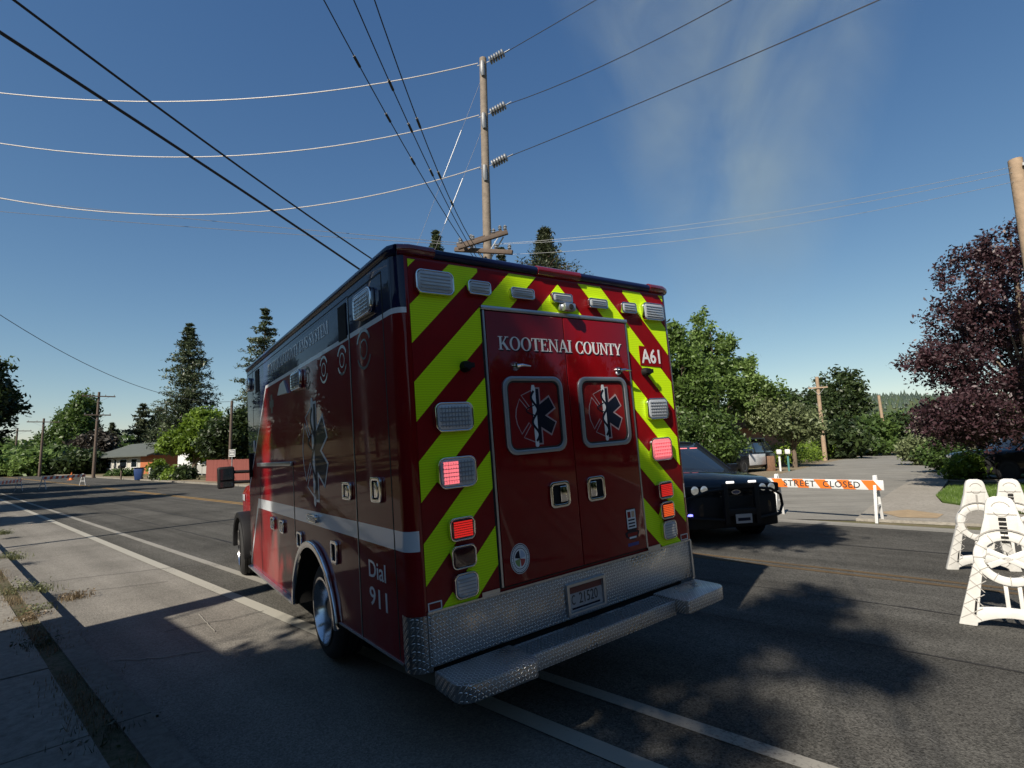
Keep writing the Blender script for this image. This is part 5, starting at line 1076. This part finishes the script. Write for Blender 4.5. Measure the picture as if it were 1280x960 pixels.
for i in range(7):
    t_ = 2 + i*7.5; p = rs(t_, -15.5 - (i % 2)*2.5)
    if p.y > -12 and math.degrees(math.atan2(p.x, p.y)) < -50 or p.y < 0: tree('leafy_tree', ['wide dark tree', 'full green tree', 'rounded green tree', 'tall dark tree', 'old spreading tree', 'loose green tree', 'thick dark tree'][i] + ' in the gardens left of the camera', p.x, p.y, 8, [(0, 0, 4.2, 3.6, 3.6, 3.6)], lg_dark if i % 2 else lg_mid, 260, 18, .34, .8, .25, group='garden trees left of the camera')
# shade trees behind the camera: most leaf clumps hang sunward of a spot to be shaded
SH = []
def shade(P, D): return tuple(Vector(P) + SUNV * D)
def AL(u, v, z): return Mw @ Vector((u, v, z))
def add(P, lo=11, hi=17): SH.append(shade(P, RNG.uniform(lo, hi)))
for i in range(210):                                        # left side of the ambulance, open at its front end
    v = RNG.uniform(-.1, 3.15); z = RNG.uniform(.95, 3.0)
    if .60 < v < .76 and z < 2.3: continue
    add(AL(0, v, z))
for i in range(60): add(AL(0, RNG.uniform(4.2, 4.8), RNG.uniform(1.25, 3.0)))
for i in range(14): add(AL(0, RNG.uniform(2.9, 3.2), RNG.uniform(1.3, 3.0)))
for i in range(70): v = RNG.uniform(-.1, 1.9); add(AL(0, v, RNG.uniform(.2, 1.1)))
for i in range(120):                                        # its back: left column and the lower doors
    u = RNG.uniform(-.1, 2.45); z = RNG.uniform(.3, 2.9)
    if z > 1.35 and u > .62 + RNG.uniform(-.1, .12): continue
    if u > 1.75 and z > .95: continue
    if u > .9 and RNG.random() < .4: continue
    if 2.15 < u and .5 < z < .8 and RNG.random() < .8: continue
    add(AL(u, 0, z))
for i in range(330):                                        # ground round the back of it
    px = RNG.uniform(230, 1010); py = RNG.uniform(770, 1050)
    if py < 840 and px > 900: continue
    if px < 430 and py < 828 - max(0, px - 277)*.42: continue
    if px > 930 and py > 830: continue
    if px > 980: continue
    if px > 800 and py > 850 and RNG.random() < .6: continue
    if px > 600 and py > 870 and RNG.random() < .35: continue
    if (px - 740)**2/70**2 + (py - 910)**2/34**2 < 1 and RNG.random() < .93: continue
    p = gp(px, py)
    if px > 780: 
        if RNG.random() < .35: continue
        add((p.x, p.y, 0), 18, 27)
    else: add((p.x, p.y, 0))
for px, py, r_ in ((985, 765, 45), (1075, 822, 30), (930, 790, 40), (985, 655, 20), (960, 640, 18), (900, 620, 30), (930, 650, 30), (870, 650, 30)):
    for i in range(15):
        p = gp(px + RNG.normal(0, r_*.55), max(600, py + RNG.normal(0, r_*.22)) if py > 700 else max(py, 600)); 
        if py < 700: p = Vector((RNG.uniform(2.9, 5.1), RNG.uniform(8.9, 9.4), RNG.uniform(.1, 1.5)))
        add(p, 18, 27) if py > 700 else add(p, 12, 18)
for i in range(420): c_ = (RNG.uniform(-7, .8), RNG.uniform(-9, 2.4), 0); add(c_, 9, 19)  # clumps added out of view to thicken the canopy and block skylight
for i in range(160):                                        # nearest ground, all in shade
    add((RNG.uniform(-2.5, .9), RNG.uniform(-2, 2.5), 0), 10, 16)
SH = np.array(SH); TR = [Vector((-4.3, -7.5, 0)), Vector((-9.0, -5.5, 0)), Vector((-5.5, -14.5, 0))]
own = np.argmin(np.stack([(SH[:, 0] - t.x)**2 + (SH[:, 1] - t.y)**2 for t in TR], 1), 1)
for k, tr in enumerate(TR):
    C = SH[own == k] - np.array(tr); t = thing('shade_tree', ('tall street tree behind the camera, middle of three', 'tall street tree behind the camera on the left', 'tall street tree furthest behind the camera')[k], 'tree', tr, 0, 'street trees behind the camera')
    if len(C) == 0: continue
    V = leaves_at(C, .30, 60, .12, .2); raw('crown', V, np.arange(len(V)).reshape(-1, 4), lg_mid, t)
    q = MB(); q.tube([(0, 0, -.1), (.1, 0, 4), (0, .1, 8), (0, 0, 10.5)], [.3, .22, .12, .03], 10); random.seed(5 + k); limbs(q, (0, 0, 0), [tuple(c) for c in C], .06, 12, .45); q.build('trunk', m_bark, t, smooth=True)
# low building and poles whose straight shadows lie across the kerb
bd_ = thing('roadside_building', 'low flat-roofed brown building left of the camera', 'building', (0, 0, 0)); c0 = 6.35
def rbox(name, t0, t1, s0, s1, z0, z1, mt, par, bev=0):
    R = Matrix.Rotation(math.atan2(RD.y, RD.x), 4, 'Z'); q = MB(); P = [(R.inverted() @ rs(t, s)) for t, s in ((t0, s0), (t1, s0), (t1, s1), (t0, s1))]
    q.prism([(p.x, p.y) for p in P], 'z', z0, z1); o = q.build(name, mt, None, bev=bev); o.parent = par; o.matrix_local = R; return o
m_bwall = mat('brown wall boards', (.16, .10, .065), .8, var=.15, vscale=3, bump=.2); m_broof = mat('dark roof edge', (.05, .05, .05), .7)
H_ = 4.0; sE = 1.88 - H_/math.tan(SUN_EL)*.99
rbox('wall', -4, c0 - .1, sE - 3.2, sE - .12, 0, H_ - .2, m_bwall, bd_); rbox('roof', -4.2, c0, sE - 3.4, sE, H_ - .2, H_, m_broof, bd_)
for t_ in (.5, 3.0): w_ = rbox('window', t_, t_ + 1.4, sE - .13, sE - .10, 1.0, 2.2, m_whitesh, bd_); x = rbox('window_pane', t_ + .08, t_ + 1.32, sE - .11, sE - .09, 1.08, 2.12, m_glass, bd_)
p = Vector((-4.03, 6.16, 0)) + Vector((-.559, -.829, 0)) * 4.75; pole('utility_pole', 'wooden utility pole left of the camera at the corner of the brown building', p.x + .06, p.y - .07, 8.6, .22, .17, m_wood)
p = Vector((-10.48, 11.3, 0)) + Vector((-.52, -.86, 0)) * 2.2; pole('lamp_post', 'slim grey lamp post left of the road outside the view', p.x, p.y, 7.5, .085, .075, m_galv, cat='lamp post')
# ------------------------------------------------------------------ ranch house and street furniture on the left
A0 = gp(122, 591.5); B0 = gp(190, 592.5); d = (B0 - A0); d.z = 0; L = d.length; dx = d.normalized(); nb_ = Vector((-dx.y, dx.x, 0))
if nb_.y < 0: nb_ = -nb_
hs = thing('ranch_house', 'single-storey ranch house with orange walls, white windows and a low grey-green roof', 'house', (A0.x, A0.y, 0), math.atan2(dx.y, dx.x))
m_oran = mat('orange brick', (.33, .10, .035), .8, var=.15, vscale=2); m_cream = mat('cream siding', (.40, .385, .34), .7); m_roofg = mat('grey green shingles', (.065, .075, .066), .9, var=.2, vscale=1.5)
D_ = 9.; MB().box(0, L, 0, D_, 0, 2.6).build('wall', m_cream, hs); MB().box(-.05, 4.0, -.05, .0, 0, 2.5).build('brick_wall', m_oran, hs); MB().box(L-4.5, L + .05, -.05, .0, 0, 2.5).build('brick_wall', m_oran, hs)
q = MB(); q.prism([(-1.0, 2.45), (D_/2, 4.5), (D_ + 1, 2.45), (D_ + 1, 2.3), (D_/2, 4.3), (-1.0, 2.3)], 'x', -1, L + 1.0); q.build('roof', m_roofg, hs)
q = MB(); q.prism([(0, 2.4), (D_/2, 4.35), (D_, 2.4)], 'x', L - .02, L + .05); q.build('gable', mat('dark gable boards', (.04, .05, .06), .7), hs); MB().box(L, L + .06, 0, D_, 0, 2.4).build('gable_wall', m_oran, hs)
for x0, x1, z0, z1 in ((4.6, 7.2, .6, 2.1), (8.4, 9.6, .05, 2.15), (11, 14.2, .8, 2.1), (16, 18.5, .8, 2.1)):
    if x1 > L: continue
    w_ = MB(); w_.box(x0, x1, -.09, .0, z0, z1); w_ = w_.build('window' if z0 > .1 else 'door', m_whitesh, hs)
    MB().box(x0 + .15, x1 - .15, -.10, -.09, z0 + .12, z1 - .12).build('window_pane' if z0 > .1 else 'door_panel', m_glass, w_)
MB().box(L - 6, L - 5.2, D_/2 - .4, D_/2 + .4, 4.0, 5.1).build('chimney', m_cream, hs)
MB().tube([(L*.55, D_/2, 4), (L*.55, D_/2, 5.0)], .1, 8).build('vent_pipe', m_galv, hs)
f0, f1 = gp(257, 603), gp(330, 606); d = f1 - f0; fe = thing('wooden_fence', 'rusty red board fence behind the ambulance mirror', 'fence', (f0.x, f0.y, 0), math.atan2(d.y, d.x)); L = Vector((d.x, d.y, 0)).length
m_redf = mat('red fence stain', (.17, .045, .035), .85, var=.2, vscale=4, bump=.2)
bdm = None; n = int(L/.16)
for i in range(n):
    q = MB(); q.box(i*.16, i*.16 + .15, 0, .022, .05, 1.62 + (i % 3)*.008); o = q.build('fence_board', m_redf, fe) if bdm is None else None
    if bdm is None: bdm = o.data; base_ = o
    else: o = base_.copy(); COL.objects.link(o); o.parent = fe; o.location = (i*.16, random.uniform(-.004, .004), random.uniform(-.01, .01))
for i in range(0, int(L/2.4) + 1): MB().box(i*2.4, i*2.4 + .09, .024, .114, 0, 1.66).build('fence_post', m_redf, fe)
f0, f1 = gp(197, 595), gp(252, 599); d = f1 - f0; L = Vector((d.x, d.y, 0)).length; gw = thing('garden_wall', 'low grey fence in front of the lime green tree', 'fence', (f0.x, f0.y + 4, 0), math.atan2(d.y, d.x)); MB().box(0, L, 0, .06, .2, 1.15).build('fence_panel', mat('grey fence', (.30, .30, .28), .8, var=.1), gw)
for i in range(int(L/2.4) + 1): MB().box(i*2.4, i*2.4 + .1, -.05, .09, 0, 1.25).build('fence_post', mat('grey fence', (.3, .3, .3)), gw)
a = gp(235, 593); sd_ = thing('garden_shed', 'small white shed under the lime green tree', 'shed', (a.x, a.y, 0), -.5); MB().box(-2.2, 2.2, 0, 3, 0, 2.7).build('wall', m_whitesh, sd_); q = MB(); q.prism([(-2.5, 2.65), (0, 3.7), (2.5, 2.65)], 'y', -.2, 3.2); q.build('roof', m_roofg, sd_)
a = gp(173, 600.5); bn = thing('trash_bin', 'blue wheeled trash bin at the kerb before the ranch house', 'trash bin', (a.x, a.y, 0), .4); m_bin = mat('blue bin plastic', (.02, .05, .16), .5)
q = MB(); q.add([(-.24, -.3, .05), (.24, -.3, .05), (.24, .3, .05), (-.24, .3, .05), (-.33, -.38, 1.05), (.33, -.38, 1.05), (.33, .38, 1.05), (-.33, .38, 1.05)], [(0,3,2,1), (4,5,6,7), (0,1,5,4), (1,2,6,5), (2,3,7,6), (3,0,4,7)]); q.build('bin_body', m_bin, bn, bev=.03); MB().box(-.35, .35, -.42, .40, 1.055, 1.13).build('lid', m_navy, bn, bev=.03)
for s in (-1, 1): MB().lathe([(s*.22, .13), (s*.27, .13)], 'x', 14, (0, .34, .13)).build('wheel', m_black, bn)
a = gp(151, 599.5); mb_ = thing('mailbox', 'dark mailbox on a post left of the blue trash bin', 'mailbox', (a.x, a.y, 0)); MB().box(-.05, .05, -.05, .05, 0, 1.05).build('post', m_wooddk, mb_)
q = MB(); q.prism([(-.14, 1.05), (.14, 1.05), (.14, 1.22)] + arc(0, 1.22, .14, 0, 180, 8) + [(-.14, 1.22)], 'y', -.3, .3); q.build('box', m_blackp, mb_)
a = gp(187, 601); q = MB(); q.box(a.x - .08, a.x + .08, a.y - .08, a.y + .08, 0, 1.1); tag(q.build('stone_post', m_cream, bev=.02), 'short pale post right of the blue trash bin', 'post')
a = gp(89, 600); cn = thing('traffic_cone', 'small orange traffic cone behind the far barricades', 'cone', (a.x, a.y, 0)); q = MB(); q.lathe([(0.03, .18), (.75, .03)], 'z', 16); q.build('cone_body', m_orange, cn, smooth=True); MB().box(-.22, .22, -.22, .22, 0, .03).build('base', m_orange, cn)
a = gp(288, 603); a = at(289, 603, 32); sg_ = thing('street_sign', 'white street sign on a thin post above the red fence', 'sign', (a.x, 32, 0), -.6); MB().tube([(0, 0, 0), (0, 0, 2.2)], .03, 8).build('post', m_galv, sg_); q = MB(); zt = at(289, 562, 32).z; q.box(-.36, .36, -.02, .0, zt - .42, zt); sp = q.build('sign_plate', m_whitesh, sg_)
MB().box(-.32, .32, -.024, -.0205, zt - .38, zt - .04).build('sign_face', mat('sign grey', (.14, .15, .15), .5), sp)
for k in (0, 1): MB().box(-.24, .24, -.027, -.0242, zt - .17 - k*.14, zt - .10 - k*.14).build('sign_lettering', m_whitesh, sp)
# right side: pink house, mailboxes, pale parked car, wire fence
a = at(940, 560, 38); ph = thing('pink_house', 'pink stucco house half hidden behind the light green trees', 'house', (a.x + .3, 41, 0), -.35); m_pink = mat('pink stucco', (.50, .26, .19), .8)
MB().box(-4, 3.2, 0, 7, 0, 2.9).build('wall', m_pink, ph); q = MB(); q.prism([(-4.6, 2.85), (-.4, 4.4), (3.8, 2.85)], 'y', -.5, 7.5); q.build('roof', mat('brown roof', (.12, .08, .07), .9), ph)
for x in (-2.6, .6): w_ = MB().box(x, x + 1.3, -.05, .0, .9, 2.1).build('window', m_whitesh, ph); MB().box(x + .1, x + 1.2, -.06, -.05, 1.0, 2.0).build('window_pane', m_glass, w_)
a = gp(984, 589); mb_ = thing('mailbox', 'teal and white mailboxes on posts left of the hedge', 'mailbox', (a.x, a.y, 0), -.4)
for x, mt in ((-.35, m_whitesh), (.1, mat('teal paint', (.04, .16, .16), .5))): MB().box(x - .05, x + .05, -.05, .05, 0, 1.0).build('post', mt, mb_); MB().box(x - .14, x + .14, -.25, .25, 1.0, 1.28).build('box', m_whitesh, mb_, bev=.05)
a = gp(975, 590); q = MB(); q.box(a.x - .1, a.x + .35, a.y + 1.2, a.y + 1.5, 0, .9); tag(q.build('brick_pier', mat('brown brick', (.16, .09, .055), .9, var=.3, vscale=12), bev=.02), 'brown brick pier beside the mailboxes', 'pier')
a = gp(1070, 563); c2, _ = car('parked_car', 'small white car parked far up the side street by the hedge', 'car', (a.x, a.y, 0), 1.0, m_pwhite, detail=False, L=4.4)
f0, f1 = gp(1196, 590), gp(1246, 592); d = f1 - f0; L = Vector((d.x, d.y, 0)).length; gw = thing('wire_fence', 'low pale green wire fence on the lawn under the purple tree', 'fence', (f0.x, f0.y, 0), math.atan2(d.y, d.x)); m_gf = mat('pale green fence', (.30, .36, .24), .7)
for i in range(int(L/.9) + 1): MB().box(i*.9, i*.9 + .04, 0, .04, 0, .85).build('fence_post', m_gf, gw)
for z in (.2, .42, .64, .82): MB().box(0, L, .015, .03, z, z + .022).build('rail', m_gf, gw)
P = [gp(*q_) for q_ in [(1192, 592), (1205, 583), (1300, 583), (1300, 600)]]; struct(sheet('back_lawn', [(p.x, p.y) for p in P], .06, m_lawn, th=.06))
# ------------------------------------------------------------------ weeds at the kerb
m_weed = leaf_mat('weed leaves', (.07, .085, .03), (.20, .21, .10), .3, 2.); m_weed_shade = leaf_mat('shade-toned weed leaves', (.02, .028, .012), (.05, .06, .025), .2, 2.); m_weedd = leaf_mat('dry weed leaves', (.12, .08, .04), (.22, .17, .10), .2, 2.)  # the dark leaves carry the shade of their spot in their colour
for px, py, r_, n_, mt, lab in ((2, 668, .16, 500, m_weed, 'yellow-flowered weed tuft furthest along the kerb'), (8, 700, .22, 700, m_weed, 'green weed tuft behind the kerb at the left edge'), (32, 742, .24, 900, m_weed, 'largest green weed tuft spreading over the kerb'), (46, 768, .14, 350, m_weed, 'thin green grass tuft at the edge of the shadow'), (34, 778, .16, 350, m_weedd, 'dry reddish weed tuft at the edge of the shadow'), (92, 748, .16, 220, m_weedd, 'dry stalks of a weed lying over the gutter'), (52, 812, .15, 200, m_weed_shade, 'weed tuft in the shade on the verge'), (130, 930, .2, 120, m_weed_shade, 'nearest weed tuft in the shade by the kerb')):
    p = gp(px, py); z0 = .105 if px not in (92,) else 0.0
    t = thing('weed', lab, 'weed', (p.x * (1 - z0/EYE), p.y * (1 - z0/EYE), z0), 0, 'weeds along the left kerb'); k = RNG.normal(0, r_*.5, (n_, 3)); k[:, 2] = 0
    blades('blade_tuft', k, .075, .004, mt, t)['kind'] = 'stuff'
    C = RNG.normal(0, r_*.5, (n_//14, 3)); C[:, 2] = np.abs(C[:, 2])*.5 + .02; V = leaves_at(C, .05, 8, .016, .5); V[:, 2] = np.maximum(V[:, 2], .002); raw('leaf_cluster', V, np.arange(len(V)).reshape(-1, 4), mt, t)['kind'] = 'stuff'
pp = []
for i in range(9000):
    t_ = RNG.uniform(-1, 16); s_ = .815 + RNG.normal(0, .07) * (1.6 if RNG.random() < .3 else 1)
    if math.sin(t_*3.1) + math.sin(t_*7.7) * .6 + RNG.normal(0, .5) < .15: continue
    p = rs(t_, s_); pp.append((p.x, p.y, .13))
o = blades('verge_weeds', pp, .05, .0035, m_weedd); tag(o, 'short dry weeds in the crack between kerb and pavement', 'weeds', kind='stuff')
# ------------------------------------------------------------------ hills
def hill(name, x0, x1, Y, zs, depth, mt, seed):
    rng = np.random.default_rng(seed); nx, ny = 90, 14; V = []; F = []
    for j in range(ny):
        for i in range(nx):
            k = i/(nx-1); f = j/(ny-1); x = x0 + (x1-x0)*k; z = np.interp(x, [p[0] for p in zs], [p[1] for p in zs]); zz = z * math.sin(min(f*1.25, 1)*PI/2) + rng.normal(0, .8)*f
            V.append((x*(1 + f*depth/Y), Y + f*depth, zz - .5*(1 - f)))
    for j in range(ny-1):
        for i in range(nx-1): a_ = j*nx+i; F.append((a_, a_+1, a_+nx+1, a_+nx))
    o = raw(name, V, F, mt); o['kind'] = 'structure'; return V
m_hill = ground_mat('wooded hillside', (.035, .06, .03), (.055, .085, .04), (.09, .10, .055), .012, .12)
V = hill('hill', 120, 420, 330, [(120, 32), (190, 35), (240, 37), (300, 33), (420, 38)], 130, m_hill, 1)
V = np.array(V); NH = 6000; idx = RNG.choice(len(V), NH); P_ = V[idx] + np.stack([RNG.normal(0, 5, NH), RNG.normal(0, 5, NH), np.zeros(NH)], 1); h_ = RNG.uniform(2.2, 5, NH); vs = []; fs = []
for i in range(NH):
    o_ = len(vs); w_ = h_[i]*.3; p = P_[i]
    for k in range(4): vs.append((p[0] + w_*math.cos(k*PI/2 + i), p[1] + w_*math.sin(k*PI/2 + i), p[2] - 1.5))
    vs.append((p[0], p[1], p[2] + h_[i] - 1.5))
    for k in range(4): fs.append((o_ + k, o_ + (k+1) % 4, o_ + 4))
o = raw('hillside_forest', vs, fs, leaf_mat('hill conifers', (.035, .055, .042), (.065, .09, .062), .05, .05)); tag(o, 'distant conifer forest covering the hill at the right', 'forest', kind='stuff')
# far tree belt that closes the horizon
def belt(label, pts, h, mt, seed, n=1500):
    C = []; 
    for i in range(n):
        k = RNG.uniform(0, len(pts) - 1.001); j = int(k); f = k - j; x = pts[j][0]*(1-f) + pts[j+1][0]*f; y = pts[j][1]*(1-f) + pts[j+1][1]*f; hh = h*(.6 + .4*math.sin(x*.11 + seed)*math.sin(x*.043 + seed*2)); C.append((x + RNG.normal(0, 3), y + RNG.normal(0, 5), RNG.uniform(.3, max(hh, 1.5))))
    V = leaves_at(C, 1.6, 14, .8, .3); V[:, 2] = np.maximum(V[:, 2], 0); o = raw('far_woods', V, np.arange(len(V)).reshape(-1, 4), mt); tag(o, label, 'woods', kind='stuff')
belt('far band of woods closing the left end of the street', [(-330, 200), (-200, 190), (-150, 160), (-90, 130), (-30, 120), (40, 120)], 10, lg_mid, 1, 2600)
belt('far band of woods behind the houses on the right', [(40, 110), (75, 112), (130, 150), (170, 130), (200, 110), (220, 60)], 9, lg_dark, 2, 2200)
belt('unseen woods added behind the camera to block low skylight', [(-140, 60), (-75, 20), (-60, -15), (-40, -48), (0, -60), (40, -52), (62, -20), (70, 12), (95, 45)], 17, lg_dark, 5, 3000)  # unseen tree ring, added to cut skylight from the horizon
# arch tunnel and underside of the module are dark
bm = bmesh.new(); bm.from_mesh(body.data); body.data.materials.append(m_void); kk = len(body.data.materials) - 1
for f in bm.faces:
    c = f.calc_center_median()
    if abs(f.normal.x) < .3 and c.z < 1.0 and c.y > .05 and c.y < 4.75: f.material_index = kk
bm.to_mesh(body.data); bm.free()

# ------------------------------------------------------------------ thin smoke drifting up at the right of the pole
MS = bpy.data.materials.new('thin smoke'); MS.use_nodes = True; n = MS.node_tree.nodes; l = MS.node_tree.links
for x in list(n): n.remove(x)
o_ = n.new('ShaderNodeOutputMaterial'); pv = n.new('ShaderNodeVolumePrincipled'); l.new(pv.outputs[0], o_.inputs['Volume']); pv.inputs['Color'].default_value = (.66, .76, .70, 1); pv.inputs['Anisotropy'].default_value = 0
tc = n.new('ShaderNodeTexCoord'); mp = n.new('ShaderNodeMapping'); l.new(tc.outputs['Generated'], mp.inputs[0])
sx = n.new('ShaderNodeSeparateXYZ'); l.new(tc.outputs['Generated'], sx.inputs[0])
def mth(op, a, b=None, c=None, clamp=False):
    q = n.new('ShaderNodeMath'); q.operation = op; q.use_clamp = clamp
    for i, w in enumerate((a, b, c)):
        if w is None: continue
        if isinstance(w, (int, float)): q.inputs[i].default_value = w
        else: l.new(w, q.inputs[i])
    return q.outputs[0]
nz = n.new('ShaderNodeTexNoise'); mp.inputs['Scale'].default_value = (2.4, 1.2, 1.7); l.new(mp.outputs[0], nz.inputs[0]); nz.inputs['Scale'].default_value = 1.5; nz.inputs['Detail'].default_value = 7; nz.inputs['Roughness'].default_value = .62; nz.inputs['Distortion'].default_value = 1.4
# a plume: its axis leans with height and it widens as it rises
ax_ = mth('MULTIPLY_ADD', sx.outputs[2], .06, .42); wd = mth('MULTIPLY_ADD', sx.outputs[2], .42, .12)
dx_ = mth('DIVIDE', mth('SUBTRACT', sx.outputs[0], ax_), wd); dy_ = mth('DIVIDE', mth('SUBTRACT', sx.outputs[1], .5), .42)
fall = mth('SUBTRACT', 1, mth('ADD', mth('MULTIPLY', dx_, dx_), mth('MULTIPLY', dy_, dy_)), clamp=True)
edge = mth('MULTIPLY', mth('MULTIPLY', sx.outputs[2], 3, clamp=True), mth('MULTIPLY', mth('SUBTRACT', 1, sx.outputs[2]), 6, clamp=True))
dens = mth('MULTIPLY', mth('MULTIPLY', mth('MULTIPLY', mth('SUBTRACT', nz.outputs[0], .38, clamp=True), 1.0), fall), mth('MULTIPLY', edge, .15))
l.new(dens, pv.inputs['Density'])
a = at(860, 330, 90); bq = MB(); bq.box(a.x - 26, a.x + 60, 80, 104, a.z - 16, a.z + 78); o = bq.build('smoke', MS); tag(o, 'thin grey smoke drifting up the sky right of the tall pole', 'smoke', kind='stuff')
